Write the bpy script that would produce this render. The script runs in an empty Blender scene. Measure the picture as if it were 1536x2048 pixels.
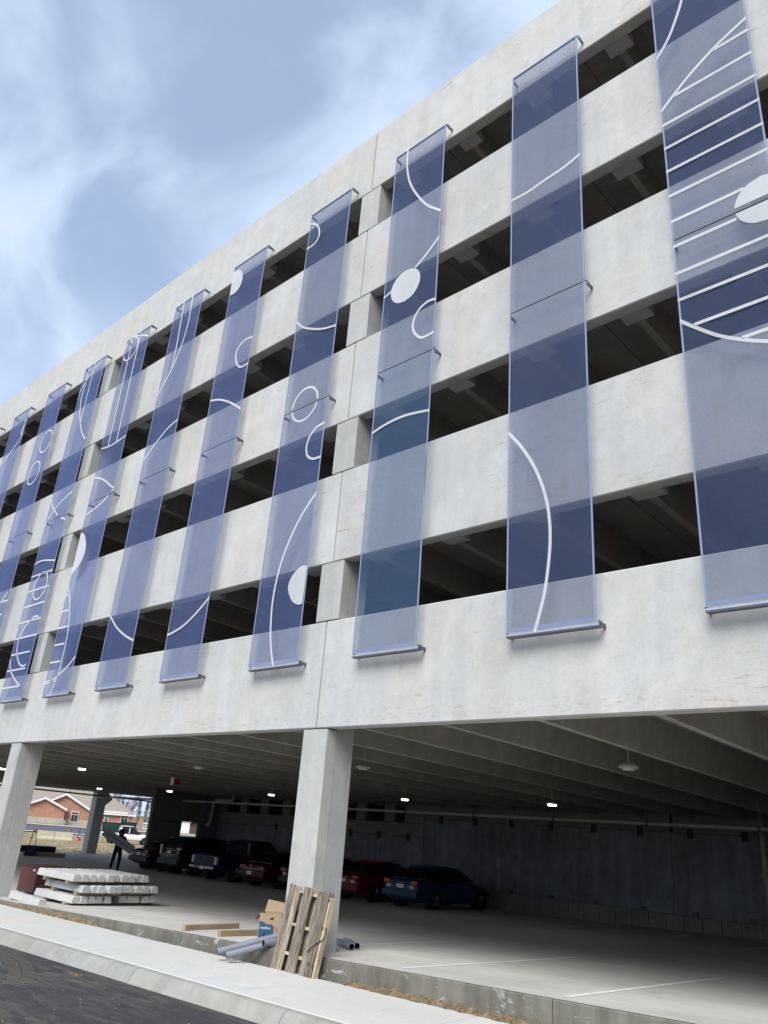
import bpy, bmesh, math, random
from mathutils import Vector, Matrix, Euler
random.seed(7)
SC = bpy.context.scene
COL = SC.collection
rad = math.radians

# ------------------------------------------------------------------ camera
def set_camera():
    yaw, pitch, roll = rad(-44.334), rad(22.693), rad(4.513)
    f = Vector((math.sin(yaw)*math.cos(pitch), math.cos(yaw)*math.cos(pitch), math.sin(pitch)))
    r0 = Vector((math.cos(yaw), -math.sin(yaw), 0))
    u0 = r0.cross(f)
    r = r0*math.cos(roll) + u0*math.sin(roll)
    u = -r0*math.sin(roll) + u0*math.cos(roll)
    cam = bpy.data.cameras.new('camera')
    cam.sensor_fit = 'VERTICAL'; cam.sensor_height = 36.0
    cam.lens = 1549.1/2048*36.0
    cam.clip_start = 0.1; cam.clip_end = 3000
    o = bpy.data.objects.new('camera', cam); COL.objects.link(o)
    m = Matrix((r, u, -f)).transposed().to_4x4()
    m.translation = (10.795, -9.715, -1.720)
    o.matrix_world = m
    SC.camera = o
set_camera()

# ------------------------------------------------------------------ world, sun, exposure
SUN_EL, SUN_AZ = rad(45), rad(158)      # azimuth of the sun measured from +Y towards +X
def set_world():
    w = bpy.data.worlds.new('World'); SC.world = w; w.use_nodes = True
    nt = w.node_tree; nt.nodes.clear()
    N = nt.nodes.new; L = nt.links.new
    out = N('ShaderNodeOutputWorld'); bg = N('ShaderNodeBackground')
    bg.inputs['Strength'].default_value = 0.072
    sky = N('ShaderNodeTexSky'); sky.sky_type = 'NISHITA'; sky.sun_disc = False
    sky.sun_elevation = SUN_EL; sky.sun_rotation = SUN_AZ
    sky.air_density = 1.0; sky.dust_density = 0.6; sky.ozone_density = 2.0
    tc = N('ShaderNodeTexCoord')
    sep = N('ShaderNodeSeparateXYZ'); L(tc.outputs['Generated'], sep.inputs[0])
    def mth(op, a, b=None):
        n = N('ShaderNodeMath'); n.operation = op
        for i, v in enumerate((a, b)):
            if v is None: continue
            if isinstance(v, (int, float)): n.inputs[i].default_value = v
            else: L(v, n.inputs[i])
        return n.outputs[0]
    zz = mth('ADD', mth('MAXIMUM', sep.outputs['Z'], 0.0), 0.5)
    comb = N('ShaderNodeCombineXYZ')
    L(mth('DIVIDE', sep.outputs['X'], zz), comb.inputs[0]); L(mth('DIVIDE', sep.outputs['Y'], zz), comb.inputs[1])
    mp = N('ShaderNodeMapping'); L(comb.outputs[0], mp.inputs['Vector'])
    mp.inputs['Rotation'].default_value = (0, 0, rad(20)); mp.inputs['Scale'].default_value = (1.15, 1.5, 1)
    mp.inputs['Location'].default_value = (2.2, 9.1, 0.0)
    n1 = N('ShaderNodeTexNoise'); L(mp.outputs[0], n1.inputs['Vector'])
    n1.inputs['Scale'].default_value = 3.3; n1.inputs['Detail'].default_value = 5.0; n1.inputs['Roughness'].default_value = 0.5
    n1.inputs['Distortion'].default_value = 0.5
    rp = N('ShaderNodeValToRGB'); L(n1.outputs['Fac'], rp.inputs[0])
    rp.color_ramp.interpolation = 'EASE'
    rp.color_ramp.elements[0].position = 0.38; rp.color_ramp.elements[0].color = (0.40, 0.40, 0.40, 1)
    rp.color_ramp.elements[1].position = 0.64; rp.color_ramp.elements[1].color = (0.95, 0.95, 0.95, 1)
    # horizon veil: more cloud low down
    hz = N('ShaderNodeMapRange'); L(sep.outputs['Z'], hz.inputs[0])
    hz.inputs[1].default_value = 0.0; hz.inputs[2].default_value = 0.6; hz.inputs[3].default_value = 0.8; hz.inputs[4].default_value = 0.0
    fac = mth('MINIMUM', mth('ADD', rp.outputs[0], hz.outputs[0]), 1.0)
    mx = N('ShaderNodeMix'); mx.data_type = 'RGBA'
    L(fac, mx.inputs[0]); L(sky.outputs[0], mx.inputs[6]); mx.inputs[7].default_value = (3.7, 4.4, 5.6, 1)
    L(mx.outputs[2], bg.inputs['Color']); L(bg.outputs[0], out.inputs[0])
    sun = bpy.data.lights.new('sun', 'SUN'); sun.energy = 1.5; sun.angle = rad(40); sun.color = (1.0, 0.985, 0.965)
    so = bpy.data.objects.new('sun', sun); COL.objects.link(so)
    d = Vector((math.sin(SUN_AZ)*math.cos(SUN_EL), math.cos(SUN_AZ)*math.cos(SUN_EL), math.sin(SUN_EL)))
    so.rotation_euler = d.to_track_quat('Z', 'Y').to_euler()
set_world()
SC.view_settings.view_transform = 'Standard'; SC.view_settings.look = 'None'
SC.view_settings.exposure = 1.45; SC.view_settings.gamma = 1.0
SC.view_settings.use_curve_mapping = False
SC.cycles.max_bounces = 8; SC.cycles.diffuse_bounces = 5; SC.cycles.transparent_max_bounces = 12
SC.cycles.use_denoising = True

# ------------------------------------------------------------------ material helper
class NT:
    def __init__(s, name, rough=0.8, spec=0.3, metallic=0.0):
        s.m = bpy.data.materials.new(name); s.m.use_nodes = True
        s.t = s.m.node_tree
        s.b = s.t.nodes['Principled BSDF']; s.out = s.t.nodes['Material Output']
        s.b.inputs['Roughness'].default_value = rough
        s.b.inputs['Specular IOR Level'].default_value = spec
        s.b.inputs['Metallic'].default_value = metallic
    def n(s, typ): return s.t.nodes.new('ShaderNode'+typ)
    def l(s, a, b): s.t.links.new(a, b)
    def put(s, v, sock):
        if v is None: return
        if isinstance(v, (int, float)): sock.default_value = v
        elif isinstance(v, tuple): sock.default_value = v if len(v) == len(sock.default_value) else (*v, 1)
        else: s.l(v, sock)
    def coord(s, randomize=True, kind='Object'):
        v = s.n('TexCoord').outputs[kind]
        if randomize:
            oi = s.n('ObjectInfo'); mu = s.n('Math'); mu.operation = 'MULTIPLY'
            s.l(oi.outputs['Random'], mu.inputs[0]); mu.inputs[1].default_value = 37.0
            va = s.n('VectorMath'); va.operation = 'ADD'; s.l(v, va.inputs[0]); s.l(mu.outputs[0], va.inputs[1])
            v = va.outputs[0]
        return v
    def rand(s): return s.n('ObjectInfo').outputs['Random']
    def mapping(s, v, scale=(1, 1, 1), loc=(0, 0, 0), rot=(0, 0, 0)):
        m = s.n('Mapping'); s.l(v, m.inputs['Vector'])
        m.inputs['Scale'].default_value = scale; m.inputs['Location'].default_value = loc; m.inputs['Rotation'].default_value = rot
        return m.outputs[0]
    def noise(s, v, scale, detail=4, rough=0.55, dist=0.0):
        n = s.n('TexNoise'); s.l(v, n.inputs['Vector'])
        n.inputs['Scale'].default_value = scale; n.inputs['Detail'].default_value = detail
        n.inputs['Roughness'].default_value = rough; n.inputs['Distortion'].default_value = dist
        return n.outputs['Fac']
    def ramp(s, f, stops, interp='LINEAR'):
        r = s.n('ValToRGB'); s.l(f, r.inputs[0]); e = r.color_ramp.elements; r.color_ramp.interpolation = interp
        while len(e) < len(stops): e.new(0.5)
        for el, (p, c) in zip(e, stops):
            el.position = p; el.color = (c, c, c, 1) if isinstance(c, (int, float)) else (*c, 1)
        return r.outputs[0]
    def mix(s, f, a, b, mode='MIX'):
        m = s.n('Mix'); m.data_type = 'RGBA'; m.blend_type = mode
        s.put(f, m.inputs[0]); s.put(a, m.inputs[6]); s.put(b, m.inputs[7]); return m.outputs[2]
    def math(s, op, a, b=0.0):
        m = s.n('Math'); m.operation = op; s.put(a, m.inputs[0]); s.put(b, m.inputs[1]); return m.outputs[0]
    def sep(s, v):
        m = s.n('SeparateXYZ'); s.l(v, m.inputs[0]); return m.outputs
    def bump(s, h, strength=0.3, dist=0.01):
        b = s.n('Bump'); s.l(h, b.inputs['Height']); b.inputs['Strength'].default_value = strength
        b.inputs['Distance'].default_value = dist; s.l(b.outputs[0], s.b.inputs['Normal'])
    def base(s, c): s.put(c, s.b.inputs['Base Color'])

MAT = {}
def flat(name, col, rough=0.6, spec=0.3, metallic=0.0, var=0.12, scale=9.0):
    t = NT(name, rough, spec, metallic)
    v = t.coord()
    n = t.noise(v, scale, 5, 0.6)
    k = t.ramp(n, [(0.25, 1.0-var), (0.75, 1.0+var)])
    t.base(t.mix(1.0, (*col, 1), k, 'MULTIPLY'))
    MAT[name] = t.m; return t.m

def concrete(name, col, mott=0.16, stain=0.0, streak=0.15, bump=0.25, rowstain=0.0, joints=False, dark=0.0):
    t = NT(name, 0.88, 0.2)
    v = t.coord()
    big = t.ramp(t.noise(v, 0.45, 5, 0.6), [(0.3, 1-mott), (0.7, 1+mott*0.6)])
    mid = t.ramp(t.noise(v, 2.6, 7, 0.65, 0.4), [(0.3, 1-mott*0.8), (0.68, 1+mott*0.5)])
    fine = t.ramp(t.noise(v, 26, 6, 0.7), [(0.3, 0.94), (0.7, 1.05)])
    c = t.mix(1.0, (*col, 1), big, 'MULTIPLY'); c = t.mix(1.0, c, mid, 'MULTIPLY'); c = t.mix(1.0, c, fine, 'MULTIPLY')
    # slight warm / cool drift over a panel
    tint = t.ramp(t.noise(v, 0.8, 3), [(0.35, (1.025, 1.0, 0.955)), (0.65, (0.985, 1.0, 1.015))])
    c = t.mix(1.0, c, tint, 'MULTIPLY')
    pv = t.ramp(t.rand(), [(0.0, (0.94, 0.94, 0.945)), (0.35, (1.025, 1.02, 1.005)), (0.7, (0.98, 0.98, 0.98)), (1.0, (1.045, 1.04, 1.03))])
    c = t.mix(1.0, c, pv, 'MULTIPLY')
    if streak:
        st = t.ramp(t.noise(t.mapping(v, (2.2, 2.2, 0.16)), 1.6, 6, 0.6), [(0.42, 1-streak), (0.6, 1.0)])
        c = t.mix(1.0, c, st, 'MULTIPLY')
    # patchy paler laitance blooms with crisp edges
    bl = t.ramp(t.noise(t.mapping(v, (1.0, 1.0, 1.3)), 1.7, 9, 0.72, 0.8), [(0.56, 0.0), (0.68, 0.26)])
    c = t.mix(bl, c, tuple(min(0.9, x*1.24) for x in col))
    # soft grey cloudy patches
    gp = t.ramp(t.noise(t.mapping(v, (1, 1, 0.8)), 3.4, 8, 0.72, 0.6), [(0.55, 0.0), (0.68, 0.42 if mott < 0.2 else 0.0)])
    c = t.mix(gp, c, tuple(x*0.70 for x in col))
    # small dark blemishes and air holes
    sp = t.ramp(t.noise(t.mapping(v, (1, 1, 1.6)), 9.0, 7, 0.8), [(0.655, 0.0), (0.72, 0.5)])
    c = t.mix(sp, c, tuple(x*0.55 for x in col))
    if stain:
        dash = t.ramp(t.noise(t.mapping(v, (2.6, 2.6, 24.0)), 1.0, 3, 0.6), [(0.615, 0.0), (0.67, 1.0)])
        area = t.ramp(t.noise(v, 1.1, 3), [(0.50, 0.0), (0.62, 1.0)])
        c = t.mix(t.math('MULTIPLY', t.math('MULTIPLY', dash, area), stain), c, (0.36, 0.255, 0.14))
    if rowstain:
        # rust coloured prints left by the form liner along the foot of each panel
        w = t.coord(False); z = t.sep(w)['Z']
        zl = t.math('WRAP', z, 0.0); zl.node.inputs[1].default_value = 3.2; zl.node.inputs[2].default_value = 0.0
        row = t.ramp(zl, [(0.0, 0), (0.05, 0), (0.09, 1), (0.26, 1), (0.32, 0)])
        blot = t.ramp(t.noise(t.mapping(v, (5.5, 5.5, 26.0)), 1.0, 4, 0.65), [(0.57, 0.0), (0.66, 1.0)])
        ar = t.ramp(t.noise(v, 0.32, 2), [(0.40, 0.0), (0.50, 1.0)])
        c = t.mix(t.math('MULTIPLY', t.math('MULTIPLY', t.math('MULTIPLY', row, blot), ar), rowstain), c, (0.40, 0.27, 0.14))
    t.base(c)
    h = t.math('ADD', t.noise(v, 34, 6, 0.7), t.math('MULTIPLY', t.noise(v, 3.0, 5), 2.0))
    t.bump(h, bump, 0.006)
    MAT[name] = t.m; return t.m

# ------------------------------------------------------------------ mesh helpers
class MB:
    def __init__(s): s.v = []; s.f = []; s.mi = []; s.cur = 0
    def add(s, vs, fs):
        n = len(s.v); s.v += [tuple(p) for p in vs]
        s.f += [tuple(i+n for i in f) for f in fs]; s.mi += [s.cur]*len(fs)
        return s
    def box(s, x0, x1, y0, y1, z0, z1):
        return s.add([(x0,y0,z0),(x1,y0,z0),(x1,y1,z0),(x0,y1,z0),(x0,y0,z1),(x1,y0,z1),(x1,y1,z1),(x0,y1,z1)],
                     [(0,3,2,1),(4,5,6,7),(0,1,5,4),(1,2,6,5),(2,3,7,6),(3,0,4,7)])
    def hexa(s, p):   # 8 points, bottom 4 then top 4
        return s.add(p, [(0,3,2,1),(4,5,6,7),(0,1,5,4),(1,2,6,5),(2,3,7,6),(3,0,4,7)])
    def cbox(s, x0, x1, y0, y1, z0, z1, c=0.02):
        bm = bmesh.new()
        vs = [bm.verts.new(p) for p in [(x0,y0,z0),(x1,y0,z0),(x1,y1,z0),(x0,y1,z0),(x0,y0,z1),(x1,y0,z1),(x1,y1,z1),(x0,y1,z1)]]
        for f in [(0,3,2,1),(4,5,6,7),(0,1,5,4),(1,2,6,5),(2,3,7,6),(3,0,4,7)]: bm.faces.new([vs[i] for i in f])
        bmesh.ops.bevel(bm, geom=bm.edges[:], offset=c, segments=1, affect='EDGES')
        bm.verts.index_update()
        s.add([v.co[:] for v in bm.verts], [[v.index for v in f.verts] for f in bm.faces]); bm.free(); return s
    def loft(s, rings, cap=True, closed=True):
        n = len(rings[0]); vs = [p for r in rings for p in r]; fs = []
        for i in range(len(rings)-1):
            for j in range(n if closed else n-1):
                k = (j+1) % n
                fs.append((i*n+j, i*n+k, (i+1)*n+k, (i+1)*n+j))
        if cap: fs += [tuple(range(n-1, -1, -1)), tuple((len(rings)-1)*n+j for j in range(n))]
        return s.add(vs, fs)
    def tube(s, pts, r, n=10, cap=True):
        pts = [Vector(p) for p in pts]; rings = []
        rs = r if isinstance(r, (list, tuple)) else [r]*len(pts)
        up = Vector((0.13, 0.27, 0.95)).normalized()
        for i, p in enumerate(pts):
            a = pts[max(0, i-1)]; b = pts[min(len(pts)-1, i+1)]
            d = (b-a).normalized(); x = d.cross(up)
            if x.length < 1e-3: x = d.cross(Vector((1, 0, 0)))
            x.normalize(); y = d.cross(x)
            rings.append([p + (x*math.cos(t)+y*math.sin(t))*rs[i] for t in [2*math.pi*k/n for k in range(n)]])
        return s.loft(rings, cap)
    def disc(s, c, axis, r, n=20, thick=0.02):
        c = Vector(c); a = Vector(axis).normalized()*thick
        return s.tube([c-a/2, c+a/2], r, n)
    def obj(s, name, mat, parent=None, smooth=False, local=False):
        me = bpy.data.meshes.new(name); me.from_pydata(s.v, [], s.f)
        mats = mat if isinstance(mat, (list, tuple)) else [mat]
        for m in mats: me.materials.append(MAT[m] if isinstance(m, str) else m)
        if len(mats) > 1: me.polygons.foreach_set('material_index', s.mi)
        if smooth: me.polygons.foreach_set('use_smooth', [True]*len(me.polygons))
        me.update(); me.validate()
        o = bpy.data.objects.new(name, me); COL.objects.link(o)
        if parent is not None:
            o.parent = parent
            if not local: o.matrix_parent_inverse = Matrix.Translation(parent.location).inverted()
        return o

def tag(o, label=None, cat=None, group=None, kind=None):
    if label: o['label'] = label
    if cat: o['category'] = cat
    if group: o['group'] = group
    if kind: o['kind'] = kind
    return o
def thing(name, label, cat, loc=(0,0,0), rotz=0.0, group=None, rot=None):
    o = bpy.data.objects.new(name, None); COL.objects.link(o); o.empty_display_size = 0.2
    o.location = loc; o.rotation_euler = rot if rot is not None else (0, 0, rotz)
    return tag(o, label, cat, group)
def copy_tree(o, parent=None):
    c = o.copy(); COL.objects.link(c)
    if parent is not None:
        c.parent = parent; c.matrix_parent_inverse = o.matrix_parent_inverse.copy()
    for ch in list(o.children): copy_tree(ch, c)
    return c

# ------------------------------------------------------------------ ground levels
def fz(x, y):          # garage floor: slopes along the front, levels out towards the far end
    e = max(0.0, -26.0-x)*0.0135
    x = max(x, -14.0)
    return -3.553 + 0.0312*x - 0.01483*y - 0.000517*x*y + e
def swz(x, y): return -3.805 + 0.0140*max(x, -20) - 0.02*(-0.2-y)
def rdz(x, y): return -4.03 + 0.0165*max(x, -20) + min(0.0, 0.0) + 0.012*max(0.0, min(-2.2-y, 5.0))
CAMXY = (10.795, -9.715)
FD, RD = (-0.878, 0.479), (0.479, 0.878)
def W(d, s): return (CAMXY[0]+FD[0]*d+RD[0]*s, CAMXY[1]+FD[1]*d+RD[1]*s)
PROF = [(0,-4.02),(52,-4.02),(60,-4.15),(70,-4.30),(91,-4.45),(100,-4.50),(114,-4.25),(131,-3.72),(137,-3.57),(170,-3.1),(260,-2.4),(900,0.0)]
def gz(x, y):
    if x > -37.7: return -4.75
    d = (x-CAMXY[0])*FD[0] + (y-CAMXY[1])*FD[1]
    for (a, za), (b, zb) in zip(PROF, PROF[1:]):
        if d <= b: return za + (zb-za)*max(0, (d-a))/(b-a)
    return 0.0
# ------------------------------------------------------------------ materials
concrete('precast', (0.53, 0.527, 0.508), 0.09, 0.62, 0.06, 0.35, rowstain=0.55)
concrete('column_concrete', (0.47, 0.47, 0.445), 0.12, 0.0, 0.06, 0.25)
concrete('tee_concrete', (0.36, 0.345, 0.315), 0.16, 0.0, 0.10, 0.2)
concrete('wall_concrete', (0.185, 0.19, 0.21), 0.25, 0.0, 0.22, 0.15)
concrete('wall_band', (0.19, 0.18, 0.155), 0.15, 0.0, 0.1, 0.15)
concrete('sidewalk', (0.555, 0.545, 0.51), 0.05, 0.0, 0.0, 0.12)
concrete('kerb', (0.335, 0.33, 0.30), 0.12, 0.0, 0.10, 0.25)
concrete('block_concrete', (0.50, 0.50, 0.485), 0.10, 0.0, 0.05, 0.25)
concrete('barrier_concrete', (0.50, 0.46, 0.33), 0.14, 0.0, 0.1, 0.25)
def more_mats():
    # garage floor: broom finish along Y, oil spots, scuffs
    t = NT('floor_concrete', 0.72, 0.35); v = t.coord(False)
    a = t.ramp(t.noise(v, 0.35, 6, 0.62), [(0.3, 0.80), (0.7, 1.08)])
    b = t.ramp(t.noise(t.mapping(v, (0.5, 2.2, 1)), 1.6, 7, 0.65, 0.3), [(0.3, 0.86), (0.7, 1.05)])
    c = t.mix(1.0, (0.58, 0.555, 0.50, 1), a, 'MULTIPLY'); c = t.mix(1.0, c, b, 'MULTIPLY')
    d = t.ramp(t.noise(v, 24, 5, 0.7), [(0.3, 0.93), (0.7, 1.05)]); c = t.mix(1.0, c, d, 'MULTIPLY')
    oil = t.ramp(t.noise(t.mapping(v, (1, 0.8, 1)), 1.1, 8, 0.75, 0.5), [(0.61, 0.0), (0.70, 0.55)]); c = t.mix(oil, c, (0.20, 0.18, 0.15))
    sc = t.ramp(t.noise(t.mapping(v, (0.7, 9, 1), rot=(0, 0, 0.2)), 1.3, 5, 0.6), [(0.64, 0.0), (0.69, 0.45)]); c = t.mix(sc, c, (0.22, 0.19, 0.15))
    t.base(c); t.bump(t.noise(t.mapping(v, (3, 1, 1)), 30, 5, 0.7), 0.2, 0.004); MAT['floor_concrete'] = t.m
    # foundation wall: damp, darker foot, pale salts
    t = NT('foundation', 0.9, 0.2); v = t.coord(False)
    a = t.ramp(t.noise(v, 1.2, 7, 0.65), [(0.3, 0.72), (0.7, 1.12)])
    b = t.ramp(t.noise(t.mapping(v, (3, 3, 0.35)), 1.7, 6, 0.6), [(0.4, 0.78), (0.62, 1.05)])
    c = t.mix(1.0, (0.20, 0.188, 0.155, 1), a, 'MULTIPLY'); c = t.mix(1.0, c, b, 'MULTIPLY')
    salt = t.ramp(t.noise(t.mapping(v, (1.4, 1.4, 3.5)), 1.5, 8, 0.7, 0.6), [(0.60, 0.0), (0.67, 0.75)]); c = t.mix(salt, c, (0.52, 0.54, 0.55))
    t.base(c); t.bump(t.noise(v, 28, 6, 0.7), 0.5, 0.01); MAT['foundation'] = t.m
    # asphalt with dusty tan drag marks and pale chips
    t = NT('asphalt', 0.9, 0.25); v = t.coord(False)
    ag = t.ramp(t.noise(v, 130, 3, 0.7), [(0.3, 0.6), (0.72, 1.5)])
    c = t.mix(1.0, (0.040, 0.041, 0.044, 1), ag, 'MULTIPLY')
    du = t.ramp(t.noise(t.mapping(v, (0.9, 4.5, 1), rot=(0, 0, 0.12)), 1.5, 10, 0.74, 0.5), [(0.44, 0.0), (0.66, 0.72)])
    lg = t.ramp(t.noise(v, 0.45, 4), [(0.38, 0.15), (0.62, 1.0)]); du = t.math('MULTIPLY', du, lg)
    c = t.mix(du, c, (0.20, 0.175, 0.135))
    chip = t.ramp(t.noise(v, 42, 2, 0.5), [(0.735, 0.0), (0.755, 0.8)]); c = t.mix(chip, c, (0.30, 0.29, 0.27))
    t.base(c); t.bump(t.noise(v, 90, 4, 0.7), 0.6, 0.01); MAT['asphalt'] = t.m
    t = NT('far_asphalt', 0.9, 0.2); v = t.coord(False)
    t.base(t.mix(1.0, (0.10, 0.105, 0.13, 1), t.ramp(t.noise(v, 0.5, 5), [(0.3, 0.85), (0.7, 1.1)]), 'MULTIPLY')); MAT['far_asphalt'] = t.m
    # soil, straw
    for nm, c1, c2, c3 in (('soil', (0.13, 0.095, 0.055), (0.22, 0.165, 0.10), (0.36, 0.29, 0.19)),
                           ('dirt', (0.10, 0.07, 0.035), (0.30, 0.235, 0.135), (0.50, 0.44, 0.31))):
        t = NT(nm, 0.95, 0.1); v = t.coord(False); s = 9 if nm == 'soil' else 1.1
        n = t.noise(v, s, 9, 0.7, 0.4)
        t.base(t.ramp(n, [(0.32, c1), (0.5, c2), (0.68, c3)])); t.bump(t.noise(v, s*4, 6, 0.7), 0.8, 0.03 if nm == 'soil' else 0.15); MAT[nm] = t.m
    # wood kinds
    def wood(nm, dark, light, grain, lo=0.35, hi=0.65, axis=(1, 1, 0.06)):
        t = NT(nm, 0.85, 0.15); v = t.coord()
        g = t.noise(t.mapping(v, tuple(a*grain for a in axis)), 1.0, 8, 0.7, 0.8)
        p = t.noise(v, 1.8, 4)
        c = t.ramp(g, [(lo, dark), (hi, light)])
        c = t.mix(t.ramp(p, [(0.35, 0.0), (0.7, 0.5)]), c, tuple(0.5*(a+b)*1.25 for a, b in zip(dark, light)))
        k = t.ramp(t.rand(), [(0.0, 0.8), (1.0, 1.2)]); c = t.mix(1.0, c, k, 'MULTIPLY')
        t.base(c); t.bump(g, 0.5, 0.006); MAT[nm] = t.m
    wood('weathered_wood', (0.045, 0.036, 0.031), (0.34, 0.285, 0.225), 30, 0.40, 0.62, (1, 1, 0.07))
    wood('weathered_pale', (0.09, 0.07, 0.05), (0.48, 0.40, 0.29), 26, 0.36, 0.60, (1, 1, 0.07))
    wood('pale_wood', (0.17, 0.125, 0.08), (0.56, 0.46, 0.31), 26, 0.34, 0.62, (1, 1, 0.07))
    wood('timber', (0.22, 0.165, 0.11), (0.42, 0.33, 0.22), 22, 0.3, 0.7, (1, 0.06, 1))
    wood('dunnage', (0.20, 0.155, 0.11), (0.42, 0.34, 0.24), 22, 0.3, 0.7, (1, 0.06, 1))
    flat('white_paint', (0.74, 0.74, 0.72), 0.7, var=0.16, scale=7)
    flat('grey_pvc', (0.20, 0.215, 0.245), 0.45, 0.4, var=0.08); flat('bore_shade', (0.02, 0.02, 0.022), 0.7)
    flat('dark_pipe', (0.055, 0.058, 0.062), 0.5, 0.4); flat('galv_pipe', (0.34, 0.33, 0.30), 0.4, 0.5); flat('pvc_white', (0.55, 0.53, 0.46), 0.5)
    flat('cardboard', (0.36, 0.265, 0.165), 0.85, 0.15, var=0.10, scale=5); flat('card_in', (0.16, 0.10, 0.06), 0.9)
    flat('blue_print', (0.026, 0.070, 0.155), 0.7); flat('black_print', (0.015, 0.015, 0.017), 0.8); flat('red_print', (0.30, 0.12, 0.08), 0.8)
    flat('chest_red', (0.105, 0.030, 0.022), 0.55, 0.4, var=0.15); flat('steel', (0.32, 0.33, 0.34), 0.35, 0.5, 0.8)
    flat('bracket', (0.13, 0.14, 0.155), 0.45, 0.5, 0.5); flat('alu', (0.42, 0.46, 0.55), 0.4, 0.5, 0.4); flat('black', (0.010, 0.010, 0.011), 0.6)
    flat('rubber', (0.018, 0.018, 0.019), 0.8, 0.2); flat('rim', (0.22, 0.225, 0.23), 0.35, 0.5, 0.6)
    flat('cloth_black', (0.012, 0.012, 0.014), 0.95, 0.1); flat('cloth_dark', (0.020, 0.021, 0.026), 0.95, 0.1); flat('skin', (0.22, 0.12, 0.08), 0.6)
    flat('grey_panel', (0.30, 0.30, 0.305), 0.6); flat('red_plastic', (0.35, 0.02, 0.02), 0.4); flat('green_bin', (0.018, 0.05, 0.042), 0.6)
    flat('orange_plastic', (0.62, 0.10, 0.035), 0.5); flat('white_trim', (0.74, 0.73, 0.70), 0.6); flat('glass_far', (0.035, 0.04, 0.045), 0.15, 0.6)
    flat('shingle', (0.30, 0.255, 0.215), 0.95, 0.1, var=0.18, scale=3); flat('door_brown', (0.09, 0.06, 0.045), 0.6); flat('stone_band', (0.42, 0.38, 0.30), 0.9, var=0.2, scale=2.5)
    flat('dust', (0.17, 0.15, 0.12), 0.95, 0.1); flat('trunk', (0.10, 0.078, 0.062), 0.95, 0.1); flat('needle', (0.018, 0.038, 0.022), 0.9, 0.1, var=0.3, scale=1.5); flat('twig', (0.17, 0.125, 0.105), 0.95, 0.1); flat('straw', (0.25, 0.215, 0.155), 0.95, 0.1)
    flat('plate', (0.62, 0.62, 0.60), 0.5); flat('chrome', (0.60, 0.61, 0.63), 0.12, 0.5, 1.0); flat('tail_red', (0.30, 0.010, 0.014), 0.2, 0.5); flat('tail_clear', (0.45, 0.40, 0.40), 0.2, 0.5)
    flat('lamp_body', (0.34, 0.34, 0.32), 0.4); flat('stone_chip', (0.27, 0.255, 0.225), 0.9, var=0.3); flat('leaf_litter', (0.20, 0.12, 0.05), 0.9, var=0.3, scale=30)
    for nm, col in (('paint_maroon', (0.028, 0.003, 0.005)), ('paint_teal', (0.007, 0.012, 0.016)), ('paint_navy', (0.006, 0.008, 0.045)), ('paint_cherry', (0.045, 0.003, 0.006)),
                    ('paint_red', (0.11, 0.004, 0.007)), ('paint_blue', (0.010, 0.034, 0.080)), ('paint_black', (0.006, 0.006, 0.007)), ('paint_white', (0.78, 0.78, 0.77))):
        t = NT(nm, 0.28, 0.5 if nm == 'paint_white' else 0.22); t.base((*col, 1)); t.b.inputs['Coat Weight'].default_value = 0.0; t.b.inputs['Coat Roughness'].default_value = 0.08
        n = t.noise(t.coord(), 3, 4); t.put(t.ramp(n, [(0.3, 0.24), (0.7, 0.36)]), t.b.inputs['Roughness']); MAT[nm] = t.m
    t = NT('car_glass', 0.06, 0.5); t.base((0.006, 0.007, 0.008, 1)); MAT['car_glass'] = t.m
    t = NT('lamp_glow', 0.5); t.base((0.9, 0.9, 0.85, 1)); t.b.inputs['Emission Color'].default_value = (1.0, 0.97, 0.88, 1); t.b.inputs['Emission Strength'].default_value = 6.0; MAT['lamp_glow'] = t.m
    # brick, colours lightened a little to stand for distance haze
    t = NT('brick', 0.9, 0.15); v = t.coord(False)
    br = t.n('TexBrick'); t.l(t.mapping(v, (1, 1, 1), rot=(rad(90), 0, 0)), br.inputs['Vector'])
    br.inputs['Color1'].default_value = (0.45, 0.19, 0.115, 1); br.inputs['Color2'].default_value = (0.36, 0.14, 0.085, 1); br.inputs['Mortar'].default_value = (0.45, 0.38, 0.32, 1)
    br.inputs['Scale'].default_value = 1.0; br.inputs['Brick Width'].default_value = 0.42; br.inputs['Row Height'].default_value = 0.14; br.inputs['Mortar Size'].default_value = 0.012
    ps = t.ramp(t.noise(v, 2.6, 5, 0.7), [(0.55, 0.0), (0.66, 0.7)]); t.base(t.mix(ps, br.outputs['Color'], (0.55, 0.36, 0.24))); MAT['brick'] = t.m
more_mats()

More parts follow.
